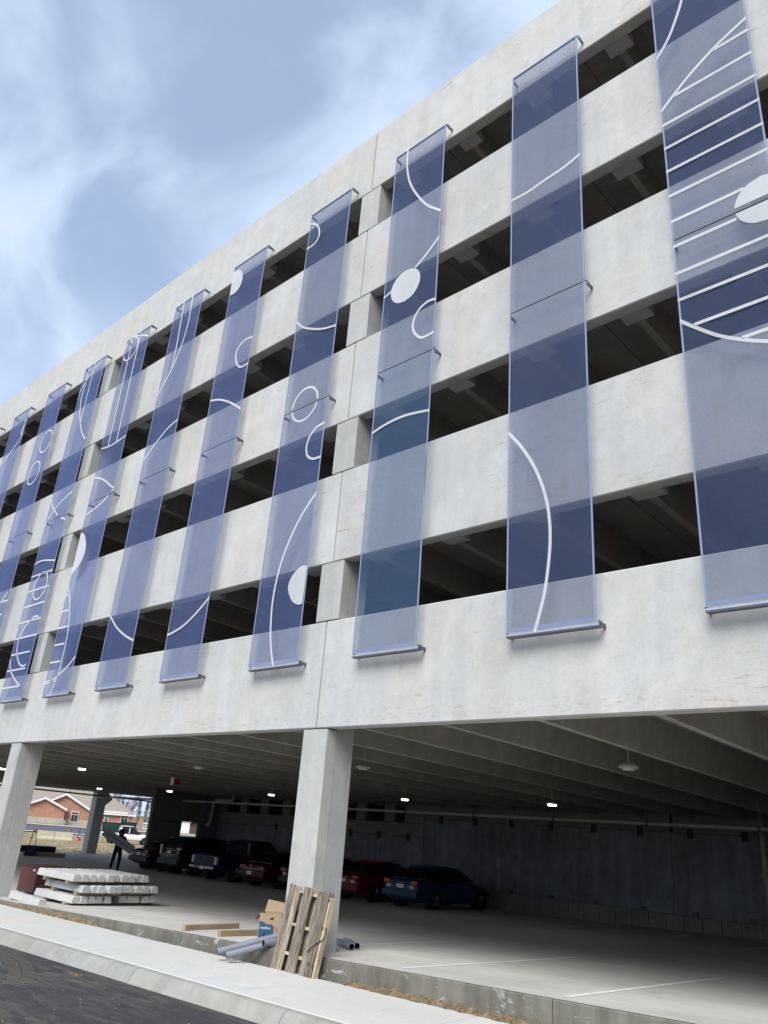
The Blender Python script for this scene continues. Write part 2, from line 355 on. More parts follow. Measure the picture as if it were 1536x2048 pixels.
# printed mesh fabric: about a third open, so the facade shows through
def fabric(name, col, open_=0.67, rough=0.85):
    t = NT(name, rough, 0.15); v = t.coord()
    k = t.ramp(t.noise(t.mapping(v, (1.2, 1, 0.35)), 0.9, 4), [(0.3, 0.92), (0.7, 1.08)])
    t.base(t.mix(1.0, (*col, 1), k, 'MULTIPLY'))
    # woven yarn: alternating more and less open threads
    wv = t.n('TexWave'); wv.wave_type = 'BANDS'; wv.bands_direction = 'X'; t.l(v, wv.inputs['Vector']); wv.inputs['Scale'].default_value = 26.0
    wz = t.n('TexWave'); wz.wave_type = 'BANDS'; wz.bands_direction = 'Z'; t.l(v, wz.inputs['Vector']); wz.inputs['Scale'].default_value = 26.0
    w = t.math('MULTIPLY', wv.outputs['Fac'], wz.outputs['Fac'])
    gr = t.math('MULTIPLY', t.math('SUBTRACT', t.noise(t.mapping(v, (1, 1, 0.5)), 75, 2, 0.5), 0.5), 0.30)
    fac = t.math('ADD', t.math('ADD', t.math('MULTIPLY', w, 0.10), gr), open_-0.025)
    # threads hide more of the gaps when the cloth is seen or lit aslant
    lw = t.n('LayerWeight'); lw.inputs['Blend'].default_value = 0.5
    fac = t.math('MULTIPLY', fac, t.math('SUBTRACT', 1.0, t.math('MULTIPLY', t.math('POWER', lw.outputs['Facing'], 1.5), 0.75)))
    tr = t.n('BsdfTransparent'); tr.inputs['Color'].default_value = (0.95, 0.965, 0.985, 1)
    tl = t.n('BsdfTranslucent'); tl.inputs['Color'].default_value = (*[c*0.8 for c in col], 1)
    m1 = t.n('MixShader'); m1.inputs[0].default_value = 0.18; t.l(t.b.outputs[0], m1.inputs[1]); t.l(tl.outputs[0], m1.inputs[2])
    m2 = t.n('MixShader'); t.l(fac, m2.inputs[0]); t.l(m1.outputs[0], m2.inputs[1]); t.l(tr.outputs[0], m2.inputs[2])
    t.l(m2.outputs[0], t.out.inputs['Surface']); MAT[name] = t.m
fabric('mesh_slate', (0.105, 0.145, 0.275)); fabric('mesh_violet', (0.122, 0.162, 0.335)); fabric('mesh_blue', (0.140, 0.185, 0.40))
fabric('mesh_teal', (0.098, 0.168, 0.300)); fabric('mesh_white', (0.76, 0.77, 0.77), 0.26); fabric('mesh_hem', (0.35, 0.42, 0.57), 0.25); fabric('mesh_hem_low', (0.30, 0.36, 0.54), 0.30)
# ------------------------------------------------------------------ ground, road, sidewalk, kerb
def grid(name, xs, ys, zf, mat, kind='structure', flip=False):
    vs = [(x, y, zf(x, y)) for y in ys for x in xs]; n = len(xs)
    fs = [(j*n+i, j*n+i+1, (j+1)*n+i+1, (j+1)*n+i) for j in range(len(ys)-1) for i in range(n-1)]
    m = MB().add(vs, fs)
    return tag(m.obj(name, mat, smooth=True), kind=kind)
def frange(a, b, n): return [a+(b-a)*i/n for i in range(n+1)]

grid('ground', [-900,-600,-400,-300]+frange(-240, -38, 60)+[-37.75,-37.65,-20,0,30,80,200,500],
     [-600,-300,-150,-80,-40,-20]+frange(-10, 150, 50)+[200,300,500,900], gz, 'dirt')
grid('road', frange(-37, 45, 60), [-60,-30,-18,-12,-9,-7.2,-6,-5,-4,-3,-2.6,-2.16], rdz, 'asphalt')

side = tag(MB().hexa([(-37,-1.9,-4.7),(45,-1.9,-4.7),(45,-0.25,-4.7),(-37,-0.25,-4.7),
                      (-37,-1.9,-4.35),(45,-1.9,-4.0),(45,-0.25,-4.0),(-37,-0.25,-4.35)]).obj('sidewalk', 'soil'), kind='structure')
jx = [-36.9,-31,-24,-17,-10,-3.05,3.9,10.9,17.9,24.9,34,44.9]
for a, b in zip(jx, jx[1:]):
    m = MB(); g = 0.006
    n = 8; xs = frange(a+g, b-g, n)
    ring = []
    for x in xs:
        y0, y1 = -0.20+0.012*math.sin(x*2.1), -1.918
        t0, t1 = swz(x, y0), swz(x, y1)
        ring.append([(x,y0,t0-0.13),(x,y0,t0-0.012),(x,y0-0.012,t0),(x,y1+0.012,t1),(x,y1,t1-0.012),(x,y1,t1-0.13)])
    m.loft(ring).obj('sidewalk_slab', 'sidewalk', side)
kb = [-4.686+3.5*k for k in range(-9, 14)]
kerb = tag(MB().hexa([(-37,-2.2,-4.9),(45,-2.2,-4.9),(45,-1.96,-4.9),(-37,-1.96,-4.9),(-37,-2.2,-4.5),(45,-2.2,-4.2),(45,-1.96,-4.2),(-37,-1.96,-4.5)]).obj('kerb', 'soil'), kind='structure')
for a, b in zip(kb, kb[1:]):
    ring = []
    for x in frange(a+0.005, b-0.005, 5):
        t, r = swz(x, -1.945), rdz(x, -2.2)
        ring.append([(x,-1.945,r-0.25),(x,-1.945,t-0.008),(x,-1.955,t),(x,-2.045,t-0.002),(x,-2.085,t-0.012),(x,-2.118,t-0.035),(x,-2.142,t-0.07),(x,-2.225,r-0.005),(x,-2.225,r-0.25)])
    MB().loft(ring).obj('kerb_stone', 'kerb', kerb)

# soil between the walk and the foundation wall
def soilz(x, y):
    k = min(1.0, max(0.0, (-5.6-x)/1.6)); k = k*k*(3-2*k)
    kr = min(1.0, max(0.0, (x-0.9)/0.8)); lo = swz(x, -0.2)-0.055 + kr*(0.045 + 0.06*max(0, 1+y/0.2)); hi = fz(x, 0)-0.035
    w = max(0.0, (y+0.25)/0.25)
    z = lo + (hi-lo)*k*(0.35+0.65*w)
    return z + 0.018*math.sin(x*23+y*31)+0.014*math.sin(x*51-y*77)+0.012*math.sin(x*9.3)
xs = frange(-13.6, 14, 420)
o = grid('soil', xs, [-0.235,-0.2,-0.16,-0.12,-0.08,-0.04,0.03], soilz, 'soil', 'stuff')
tag(o, 'strip of bare brown soil between sidewalk and foundation wall', 'soil')

# garage floor and its edge
xs = frange(-37.9, 25.2, 70); ys = [-0.012, 0.3]+frange(1, 27, 26)
fl = grid('garage_floor', xs, ys, fz, 'floor_concrete')
ex = [-37.9,-31,-25,-19,-13,-6.96,-3.1,0.6,4.89,9.2,13.5,18,25.2]
for a, b in zip(ex, ex[1:]):
    rg = []
    for x in frange(a+0.006, b-0.006, 5):
        t = fz(x, 0)
        rg.append([(x,-0.035,-4.6),(x,-0.035,t-0.022),(x,-0.02,t-0.006),(x,0.10,t-0.004),(x,0.10,-4.6)])
    MB().loft(rg).obj('edge_wall', 'foundation', fl)
MB().box(-37.9,25.2,0.02,0.09,-4.6,-4.05).obj('edge_footing', 'soil', fl)
# painted stall lines
for k in range(-9, 6):
    x = 2.15+2.75*k
    if x < -24: continue
    m = MB(); rg = []
    for y in frange(0.28, 5.35, 8): rg.append([(x-0.05,y,fz(x-0.05,y)+0.004),(x+0.05,y,fz(x+0.05,y)+0.004)])
    n = len(rg); m.add([p for r in rg for p in r], [(2*i,2*i+1,2*i+3,2*i+2) for i in range(n-1)])
    m.obj('stall_line', 'white_paint', fl)
for k in range(-9, 6):
    x = 2.15+2.75*k+0.3
    m = MB(); rg = []
    for y in frange(12.9, 18.0, 8): rg.append([(x-0.05,y,fz(x-0.05,y)+0.004),(x+0.05,y,fz(x+0.05,y)+0.004)])
    m.add([p for r in rg for p in r], [(2*i,2*i+1,2*i+3,2*i+2) for i in range(len(rg)-1)])
    m.obj('stall_line', 'white_paint', fl)

# ------------------------------------------------------------------ the parking garage
GAR = thing('parking_garage', 'five level pale precast concrete parking garage hung with blue mesh screens', 'building', (0, 0.3, -3.55))
BAY = 12.64
CX = [BAY*k for k in (2, 1, 0, -1, -2, -3)]
TOP = [1.985, 5.165, 8.365, 11.570, 14.780]; BOT = [0.0, 3.19, 6.39, 9.60, 12.82]
for b, t in zip(BOT, TOP):
    for x1, x0 in zip(CX, CX[1:]):
        e0 = -0.34 if x0 < -37 else 0.014
        MB().cbox(x0+e0, x1-0.014, 0.0, 0.25, b, t, 0.018).obj('spandrel_panel', 'precast', GAR)
        MB().box(x0-0.02+ (0.02 if x0 < -37 else 0), x0+0.02, 0.05, 0.24, b+0.02, t-0.02).obj('joint_sealant', 'tee_concrete', GAR)
    MB().cbox(-38.26, -38.01, 0.27, 27, b-0.42 if b == 0 else b, t, 0.018).obj('end_panel', 'precast', GAR)
for x in CX:
    zb = fz(x, 0.3)-0.25
    MB().box(x-0.318, x+0.318, 0.262, 0.68, zb, 13.6).obj('column', 'column_concrete', GAR)
    segs = [(zb, -0.018)] + [(TOP[i]+0.022, BOT[i+1]-0.006) for i in range(4)]
    for a, b in segs: MB().cbox(x-0.318, x+0.318, 0.008, 0.2605, a, b, 0.009).obj('column_face', 'column_concrete', GAR)
# far end columns
for y in (0.34+5.3, 10.9, 16.5, 22.0):
    if y < 11: continue
    x = -37.95
    MB().cbox(x-0.32, x+0.32, y-0.33, y+0.33, fz(x, y)-0.2, 0.5, 0.02).obj('column', 'column_concrete', GAR)
    MB().hexa([(x-0.3,y+0.3,-1.15),(x+0.3,y+0.3,-1.15),(x+0.3,y+0.35,-1.15),(x-0.3,y+0.35,-1.15),(x-0.3,y+0.3,-0.3),(x+0.3,y+0.3,-0.3),(x+0.3,y+0.75,-0.8),(x-0.3,y+0.75,-0.8)]).obj('haunch', 'column_concrete', GAR)
# double tee decks
SX = [0.91+1.806*k for k in range(-21, 14)]
SL = -0.0215
for li, zb in enumerate(BOT):
    zb = zb + (0.02 if li == 0 else 0.06)
    for i, x in enumerate(SX):
        if li and x < -30: continue
        yb = 26.6 if (x < -28.3 and li == 0) else 18.45
        y0 = 0.252
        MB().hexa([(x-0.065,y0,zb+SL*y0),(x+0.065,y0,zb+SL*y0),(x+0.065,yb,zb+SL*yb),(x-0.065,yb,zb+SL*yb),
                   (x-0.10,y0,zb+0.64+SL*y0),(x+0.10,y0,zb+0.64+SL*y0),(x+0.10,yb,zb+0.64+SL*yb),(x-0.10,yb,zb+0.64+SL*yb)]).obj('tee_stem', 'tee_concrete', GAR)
        if li and x > -26:
            MB().cbox(x-0.245, x+0.245, 0.252, 0.56, zb-0.02, zb+0.20, 0.012).obj('corbel', 'precast', GAR)
        if i % 2 == 0:
            xa, xb = x-0.903+0.008, x+2.709-0.008
            if xb > 25.2: xb = 25.2
            if li == 0 or x > -38:
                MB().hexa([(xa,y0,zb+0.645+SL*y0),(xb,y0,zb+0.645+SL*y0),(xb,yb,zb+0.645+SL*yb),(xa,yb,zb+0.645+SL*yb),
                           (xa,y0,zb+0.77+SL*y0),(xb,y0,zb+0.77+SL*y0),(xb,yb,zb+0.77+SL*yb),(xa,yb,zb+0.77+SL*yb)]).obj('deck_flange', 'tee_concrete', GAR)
# topping keeps daylight from leaking through the tee joints
for li, zb in enumerate(BOT):
    yb = 27 if li == 0 else 18.5
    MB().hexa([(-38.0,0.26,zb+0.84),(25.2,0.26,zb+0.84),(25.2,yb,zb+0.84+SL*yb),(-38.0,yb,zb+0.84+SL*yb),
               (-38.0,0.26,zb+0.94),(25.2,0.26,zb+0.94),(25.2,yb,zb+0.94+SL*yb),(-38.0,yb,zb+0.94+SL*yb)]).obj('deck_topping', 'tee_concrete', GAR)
# back wall, upper levels and ground level
MB().box(-38, 25.2, 18.52, 18.75, 0.4, 13.4).obj('unseen_upper_wall', 'wall_concrete', GAR)  # unseen wall added to close the upper floors and keep them dark
MB().box(25.22, 25.45, 0.0, 18.75, -4.3, 14.78).obj('unseen_end_wall', 'wall_concrete', GAR)  # unseen end, added out of view to shut out daylight
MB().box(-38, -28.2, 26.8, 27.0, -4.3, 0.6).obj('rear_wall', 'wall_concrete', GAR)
bx = -12.79
for a, b in ((-28.1, bx-0.012), (bx+0.012, -1.66), (-1.56, 11.6), (11.62, 25.2)):
    right = a > bx
    MB().cbox(a, b, 18.5, 18.7, -3.41, -0.86 if right else -1.64, 0.012).obj('wall_panel', 'wall_concrete', GAR)
    if right: MB().cbox(a, b, 18.5, 18.7, -0.845, 0.42, 0.012).obj('wall_band', 'wall_band', GAR)
MB().box(-1.66, -1.56, 18.52, 18.6, -3.41, -0.87).obj('sealed_joint', 'wall_band', GAR)
MB().cbox(-28.1, bx-0.012, 18.5, 18.7, -1.62, -1.07, 0.012).obj('wall_band', 'wall_band', GAR)
wx = [bx-0.012-1.806*k for k in range(9)]
for k, x in enumerate(wx[:9]):
    xl = x-0.64 if k else x-1.16
    xr = x
    MB().cbox(max(-28.1, xl), xr, 18.5, 18.7, -1.055, 0.42, 0.02).obj('wall_pier', 'wall_band', GAR)
MB().box(-30.0, bx, 19.3, 19.5, -1.6, 0.5).obj('pocket_shade', 'black', GAR)  # black sheet standing in for the shade inside the wall pockets
MB().box(bx, 25.2, 18.72, 18.9, -4.3, 0.5).obj('leak_stop_wall', 'wall_concrete', GAR)  # added behind the panels to stop daylight leaking through their joints
MB().box(-28.3, -28.11, 18.5, 19.3, -4.3, 0.6).obj('leak_stop_side', 'wall_concrete', GAR)  # added side piece that blocks daylight past the end of the pockets
MB().box(-28.1, bx-0.02, 18.72, 18.9, -4.3, -1.1).obj('leak_stop_wall', 'wall_concrete', GAR)  # same added daylight stop behind the left panels
# low block course at the foot of the wall
x = -13.0
while x < 12:
    w = 0.615
    z = fz(x, 18.4)
    MB().cbox(x+0.006, x+w-0.006, 18.36, 18.6, z-0.3, -3.40, 0.010).obj('kerb_block', 'wall_band', GAR); x += w
for k in range(-13, 12):
    x = 0.863+1.8165*k
    if x > 14: break
    zz = -0.86 if x > bx else -1.63
    MB().box(x-0.10, x+0.10, 18.462, 18.497, zz-0.16, zz+0.14).obj('wall_plate', 'black', GAR)
    if x > bx: MB().add([(x-0.09,18.45,-3.44),(x+0.09,18.45,-3.44),(x+0.09,18.45,-3.26),(x-0.09,18.45,-3.26),(x-0.09,18.497,-3.44),(x+0.09,18.497,-3.44),(x+0.09,18.497,-3.26),(x-0.09,18.497,-3.26)],
                        [(0,1,2,3),(0,4,5,1),(1,5,6,2),(2,6,7,3),(3,7,4,0)]).obj('wall_clip', 'dark_pipe', GAR)
# partition with a door opening
zf_ = fz(-28, 16)-0.2
MB().cbox(-28.1, -27.87, 14.2, 16.15, zf_, 0.4, 0.015).obj('partition_wall', 'wall_band', GAR)
MB().cbox(-28.1, -27.87, 17.28, 18.497, zf_, 0.4, 0.015).obj('partition_wall', 'wall_concrete', GAR)
MB().cbox(-28.1, -27.87, 16.155, 17.275, -1.75, 0.4, 0.015).obj('partition_lintel', 'wall_band', GAR)
MB().box(-27.865, -27.855, 14.25, 17.3, -1.80, -1.77).obj('partition_joint', 'black', GAR)
# ------------------------------------------------------------------ mesh banners
# printed artwork per banner in metres on the cloth: u from its left edge, z height; l line, c ring, d disc, f filled outline
GFX = {
 'A': [('l',[(0.6,12.34),(0.54,12.14),(0.43,11.82),(0.24,11.39),(0,11.06)]),('l',[(1.5,10.8),(1.16,10.65),(0.89,10.51),(0.53,10.27),(0.21,10.0),(0,9.8)]),('l',[(0.93,10.51),(1.5,10.51)]),('l',[(0.24,10.0),(1.5,10.0)]),('l',[(0,9.48),(1.5,9.48)]),('l',[(0,8.96),(1.5,8.96)]),('l',[(0,8.46),(1.5,8.46)]),('l',[(0,7.94),(1.5,7.94)]),('l',[(0,7.42),(1.1,7.42)]),('l',[(0,6.93),(0.95,6.93)]),('l',[(0,6.41),(1.5,6.41)]),('l',[(0,5.92),(1.5,5.92)]),('l',[(0.2,5.4),(1.5,5.4)]),('l',[(0.82,4.91),(1.5,4.91)]),('d',[(1.35,7.09),(0.41,0.0)]),('l',[(0,5.56),(0.19,5.37),(0.51,5.08),(0.82,4.88),(1.13,4.72),(1.5,4.58)])],
 'B': [('l',[(0,9.7),(0.37,9.69),(0.75,9.75),(1.16,9.8),(1.5,9.91)]),('l',[(0,4.64),(0.27,4.28),(0.52,3.83),(0.69,3.36),(0.77,2.9),(0.77,2.41),(0.69,1.83),(0.58,1.42),(0.5,1.18)])],
 'C': [('l',[(0.37,13.12),(0.37,12.72),(0.42,12.29),(0.54,11.87),(0.76,11.42),(1.09,10.92),(1.5,10.52)]),('l',[(1.5,9.85),(1.18,9.56),(0.86,9.34)]),('d',[(0.62,8.99),(0.41,0.0)]),('l',[(0.23,9.04),(0,8.96)]),('l',[(1.5,8.24),(1.27,8.27),(1.05,8.17),(0.93,7.97),(0.92,7.78),(1.01,7.59),(1.19,7.44),(1.5,7.45)]),('l',[(0,5.65),(0.38,5.74),(0.87,5.77),(1.5,5.68)])],
 'D': [('l',[(0,12.75),(0.26,12.58),(0.41,12.29),(0.41,12.09),(0.28,11.95),(0,11.92)]),('l',[(0,9.67),(0.26,9.41),(0.64,9.19),(1.04,9.02),(1.5,8.92)]),('c',[(0.72,7.11),(0.42,0.0)]),('l',[(1.5,6.39),(1.23,6.35),(1.05,6.19),(0.98,6.0),(0.99,5.84),(1.06,5.69),(1.25,5.58),(1.5,5.57)]),('l',[(1.5,4.75),(1.07,4.28),(0.75,3.7),(0.58,3.18),(0.51,2.57),(0.56,1.96),(0.67,1.5),(0.8,1.18)]),('f',[(1.46,3.14),(1.27,3.15),(1.06,3.02),(0.95,2.82),(0.99,2.64),(1.14,2.44),(1.33,2.35),(1.45,2.36)])],
 'E': [('f',[(0.0,12.85),(0.13,12.88),(0.35,12.77),(0.49,12.54),(0.51,12.3),(0.43,12.12),(0.26,12.02),(0.0,12.05)]),('l',[(1.5,10.01),(1.24,10.06),(0.98,9.98),(0.86,9.79),(0.88,9.59),(0.98,9.38),(1.18,9.21),(1.5,9.21)]),('l',[(0,8.61),(0.41,8.5),(0.83,8.3),(1.21,8.06),(1.5,7.85)]),('l',[(1.5,2.97),(1.11,2.68),(0.65,2.42),(0.2,2.29),(0,2.26)])],
 'F': [('l',[(0.45,13.08),(0.46,12.75),(0.54,11.28),(0.53,10.6)]),('l',[(0.91,13.07),(0.94,12.53),(0.95,11.99),(0.82,11.24),(0.55,10.59),(0.27,10.19),(0,9.83)]),('l',[(1.5,8.55),(1.05,8.42),(0.63,8.17),(0.3,7.93),(0,7.69)]),('l',[(0,3.13),(0.47,2.76),(1.0,2.48),(1.5,2.29)])],
 'G': [('c',[(0.42,12.56),(0.43,0.0)]),('l',[(0.33,13.02),(0.51,13.03),(0.93,12.88),(1.5,12.62)]),('l',[(0.38,13.08),(0.4,12.26),(0.45,8.91)]),('l',[(0.92,13.07),(0.9,12.62),(0.9,11.98),(0.95,8.93)]),('l',[(0,8.95),(0.49,8.88),(0.96,8.9),(1.5,8.97)]),('l',[(0,7.93),(0.4,7.81),(0.85,7.59),(1.24,7.34),(1.5,7.21)]),('l',[(1.5,7.19),(1.08,6.93),(0.57,6.76),(0,6.66)]),('f',[(0,6.09),(0.25,5.98),(0.45,5.74),(0.56,5.5),(0.57,5.3),(0.5,5.12),(0.38,4.98),(0.2,4.85),(0,4.71)]),('l',[(0,4.71),(0.0,4.61),(0.0,4.4),(0.22,4.07),(0.39,3.79),(0.64,3.12),(0.71,2.65),(0.72,2.26),(0.7,1.78),(0.46,1.18)]),('l',[(0,4.12),(0.19,4.12)]),('l',[(0,3.62),(0.47,3.62)]),('l',[(0,3.12),(0.61,3.12)]),('l',[(0,2.62),(0.63,2.62)]),('l',[(0,2.12),(0.63,2.12)]),('l',[(0,1.59),(0.56,1.59)]),('l',[(1.5,2.19),(1.18,1.95),(0.78,1.75),(0.41,1.6),(0,1.52)])],
 'H': [('l',[(0.74,13.04),(0.74,12.51),(0.73,11.59),(0.74,10.81),(0.75,10.56)]),('l',[(0.35,13.07),(0.3,12.56),(0.3,12.15),(0.27,11.84),(0.36,11.41),(0.49,11.05),(0.76,10.54),(1.13,10.04),(1.5,9.72)]),('l',[(1.21,12.96),(0.77,12.76),(0.32,12.43),(0.0,12.06),(0,11.76)]),('l',[(1.5,7.82),(0.8,7.62),(0.41,7.4),(0.11,7.14),(0,6.88)]),('l',[(0,7.9),(0.17,7.63),(0.5,7.36),(0.89,7.09),(1.5,6.83)]),('l',[(0,5.58),(0.22,5.62),(0.53,5.62),(0.94,5.56),(1.5,5.46)]),('l',[(0,5.15),(1.5,5.15)]),('l',[(0,4.64),(1.5,4.64)]),('l',[(0,4.13),(1.5,4.13)]),('l',[(0,3.62),(1.5,3.62)]),('l',[(0,3.11),(1.5,3.11)]),('l',[(0,2.61),(1.3,2.61)]),('l',[(0,2.11),(1.29,2.11)]),('l',[(0,1.59),(1.26,1.59)]),('c',[(0.86,4.73),(0.44,0.0)]),('l',[(1.29,3.69),(1.0,3.72),(0.85,3.65),(0.51,3.45),(0.29,3.17),(0.3,2.83),(0.47,2.55),(0.77,2.29),(1.06,2.19),(1.26,2.22)]),('l',[(0,2.51),(0.27,2.11),(0.82,1.77),(1.26,1.58)])],
 'I': [('c',[(1.05,10.69),(0.44,0.0)]),('c',[(0.7,9.5),(0.45,0.0)]),('l',[(1.28,4.91),(1.09,4.74),(0.86,4.54)]),('l',[(0.82,4.6),(1.5,4.6)]),('l',[(0.59,4.15),(1.28,4.15)])],
 'J': [('l',[(1.47,12.48),(1.32,12.25),(1.25,11.96),(1.5,11.74)]),('l',[(1.34,12.56),(1.39,11.95),(1.38,11.74),(0.85,11.33),(0,10.84)])],
 'K': [('l',[(0,8.2),(0.5,7.6),(1.5,7.2)])],
}

BLEFT = {'A':7.25,'B':4.26,'C':1.0,'D':-1.96,'E':-5.25,'F':-8.25,'G':-11.2,'H':-14.08,'I':-17.05,'J':-20.1,'K':-23.0}
BINFO = {
 'A': ('mesh_slate','mesh_slate','wide blue mesh banner printed with evenly spaced white horizontal lines and a disc'),
 'B': ('mesh_slate','mesh_slate','blue mesh banner with one long white bow curve down its lower half'),
 'C': ('mesh_slate','mesh_teal','blue mesh banner with white disc above, greener teal lower half'),
 'D': ('mesh_slate','mesh_violet','blue mesh banner with white ring at mid height and half disc near its foot'),
 'E': ('mesh_violet','mesh_violet','blue mesh banner with white half disc at its top left edge'),
 'F': ('mesh_violet','mesh_violet','blue mesh banner with two long white lines merging near the top'),
 'G': ('mesh_violet','mesh_blue','blue mesh banner with white bulge on its left edge and two parallel vertical lines'),
 'H': ('mesh_blue','mesh_blue','blue mesh banner with a ladder of short white bars down its lower half'),
 'I': ('mesh_blue','mesh_blue','blue mesh banner with two white rings one above the other'),
 'J': ('mesh_blue','mesh_blue','blue mesh banner with a thin white leaf shape at its upper right edge'),
 'K': ('mesh_blue','mesh_blue','plainest blue mesh banner beyond the one with the white leaf shape'),
}
BW, BZ0, BZM, BZ1 = 1.49, 1.17, 7.07, 13.06
def smooth_line(p, n=6):
    if len(p) < 3: return p
    out = []
    q = [p[0]]+list(p)+[p[-1]]
    for i in range(1, len(q)-2):
        for k in range(n):
            t = k/n; r = []
            for c in (0, 1):
                a, b, d, e = q[i-1][c], q[i][c], q[i+1][c], q[i+2][c]
                r.append(0.5*((2*b)+(-a+d)*t+(2*a-5*b+4*d-e)*t*t+(-a+3*b-3*d+e)*t*t*t))
            out.append((min(max(r[0], 0.0), BW), r[1]))
    out.append(p[-1]); return out
def ribbon(m, pts, w, y, clip=True):
    pts = [(min(max(u, 0), BW), z) for u, z in pts]
    L = []; R = []
    for i, (u, z) in enumerate(pts):
        a = pts[max(0, i-1)]; b = pts[min(len(pts)-1, i+1)]
        dx, dz = b[0]-a[0], b[1]-a[1]; n = math.hypot(dx, dz) or 1
        nx, nz = -dz/n*w/2, dx/n*w/2
        L.append((min(max(u+nx, 0), BW), y, z+nz)); R.append((min(max(u-nx, 0), BW), y, z-nz))
    k = len(pts)
    m.add(L+R, [(i, i+1, k+i+1, k+i) for i in range(k-1)])
def banner(key):
    up, low, lab = BINFO[key]
    x0 = BLEFT[key]
    T = thing('mesh_banner', lab, 'banner', (x0, -0.2, BZ0), group='mesh banners hung down the garage front')
    def P(m, name, mat): return m.obj(name, mat, T, local=True)
    dz = -BZ0
    def cloth(z0, z1, ph):
        m = MB(); nu, nz = 6, 40; vs = []
        for j in range(nz+1):
            for i in range(nu+1):
                u = BW*i/nu; t = j/nz; z = z0+(z1-z0)*t
                y = 0.014*math.sin(math.pi*t)*math.sin(ph+3.0*u+5.0*t)+0.004*math.sin(9*u+ph)*math.sin(math.pi*t)
                vs.append((u, y, z+dz))
        m.add(vs, [(j*(nu+1)+i, j*(nu+1)+i+1, (j+1)*(nu+1)+i+1, (j+1)*(nu+1)+i) for j in range(nz) for i in range(nu)])
        return m
    ph = x0*1.7
    a = P(cloth(BZM+0.015, BZ1, ph), 'upper_cloth', up); b = P(cloth(BZ0+0.06, BZM-0.015, ph+2), 'lower_cloth', low)
    for c, z0, z1 in ((a, BZM+0.02, BZ1-0.005), (b, BZ0+0.06, BZM-0.02)):
        for u in (0.0, BW-0.028):
            m = MB().box(u, u+0.028, -0.016, -0.010, z0+dz, z1+dz); m.obj('hem', 'mesh_hem', c, local=True)
    m = MB().box(0.03, BW-0.03, -0.016, -0.010, BZ0+0.055+dz, BZ0+0.115+dz); m.obj('hem', 'mesh_hem_low', b, local=True)
    # printed artwork
    for c, cond in ((a, lambda z: z >= BZM+0.03), (b, lambda z: z < BZM-0.03)):
        yy = -0.018
        for k, pts in GFX.get(key, []):
            m = MB()
            if k == 'l':
                pts = smooth_line(pts); seg = []
                if len(pts) == 2: pts = [pts[0], ((pts[0][0]+pts[1][0])/2, (pts[0][1]+pts[1][1])/2), pts[1]]
                for q in pts:
                    if cond(q[1]): seg.append(q)
                    else:
                        if len(seg) > 1: ribbon(m, seg, 0.054, yy)
                        seg = []
                if len(seg) > 1: ribbon(m, seg, 0.054, yy)
            elif k == 'c':
                (cu, cz), (r, _) = pts; seg = []
                for i in range(65):
                    t = 2*math.pi*i/64; q = (cu+r*math.cos(t), cz+r*math.sin(t))
                    if cond(q[1]) and 0 <= q[0] <= BW: seg.append(q)
                    else:
                        if len(seg) > 1: ribbon(m, seg, 0.054, yy)
                        seg = []
                if len(seg) > 1: ribbon(m, seg, 0.054, yy)
            else:
                if k == 'd':
                    (cu, cz), (r, _) = pts
                    rows = [cz-r+2*r*i/24 for i in range(25)]
                    rows = [z for z in rows if cond(z)]
                    ed = [(max(0, cu-math.sqrt(max(0, r*r-(z-cz)**2))), min(BW, cu+math.sqrt(max(0, r*r-(z-cz)**2))), z) for z in rows]
                    m.add([(e[0], yy-0.002, e[2]) for e in ed]+[(e[1], yy-0.002, e[2]) for e in ed], [(i, i+1, len(ed)+i+1, len(ed)+i) for i in range(len(ed)-1)])
                elif cond(sum(p[1] for p in pts)/len(pts)):
                    m.add([(p[0], yy-0.002, p[1]) for p in smooth_line(pts, 4)], [tuple(range((len(pts)-1)*4+1))])
            if m.v:
                m.v = [(u, y, z+dz) for u, y, z in m.v]
                m.obj({'l':'printed_line','c':'printed_ring'}.get(k, 'printed_disc'), 'mesh_white', c, local=True)
    # rails and wall brackets
    P(MB().cbox(0.0, BW, 0.004, 0.03, BZ1-0.035+dz, BZ1+0.004+dz, 0.004), 'top_rail', 'bracket')
    P(MB().cbox(-0.005, BW+0.02, 0.004, 0.02, BZM-0.010+dz, BZM+0.010+dz, 0.004), 'middle_rail', 'black')
    P(MB().cbox(-0.005, BW+0.03, -0.012, 0.055, BZ0-0.005+dz, BZ0+0.030+dz, 0.006), 'bottom_rail', 'alu')
    P(MB().box(-0.004, BW+0.032, -0.008, 0.10, BZ0-0.022+dz, BZ0-0.008+dz), 'bottom_plate', 'bracket')
    for z, zn in ((BZ1-0.05, 'upper_bracket'), (BZM-0.05, 'middle_bracket'), (BZ0+0.03, 'lower_bracket')):
        for u in (0.0, BW):
            P(MB().box(u+0.012, u+0.030, 0.012, 0.10, z-0.045+dz, z+0.040+dz) if u else MB().box(-0.022, -0.006, 0.03, 0.10, z-0.04+dz, z+0.035+dz), zn, 'bracket')
            P(MB().box((u+0.008 if u else -0.03), (u+0.034 if u else -0.003), 0.101, 0.1985, z-0.028+dz, z+0.025+dz), 'wall_foot', 'bracket')
    return T
for k in 'ABCDEFGHIJK': banner(k)
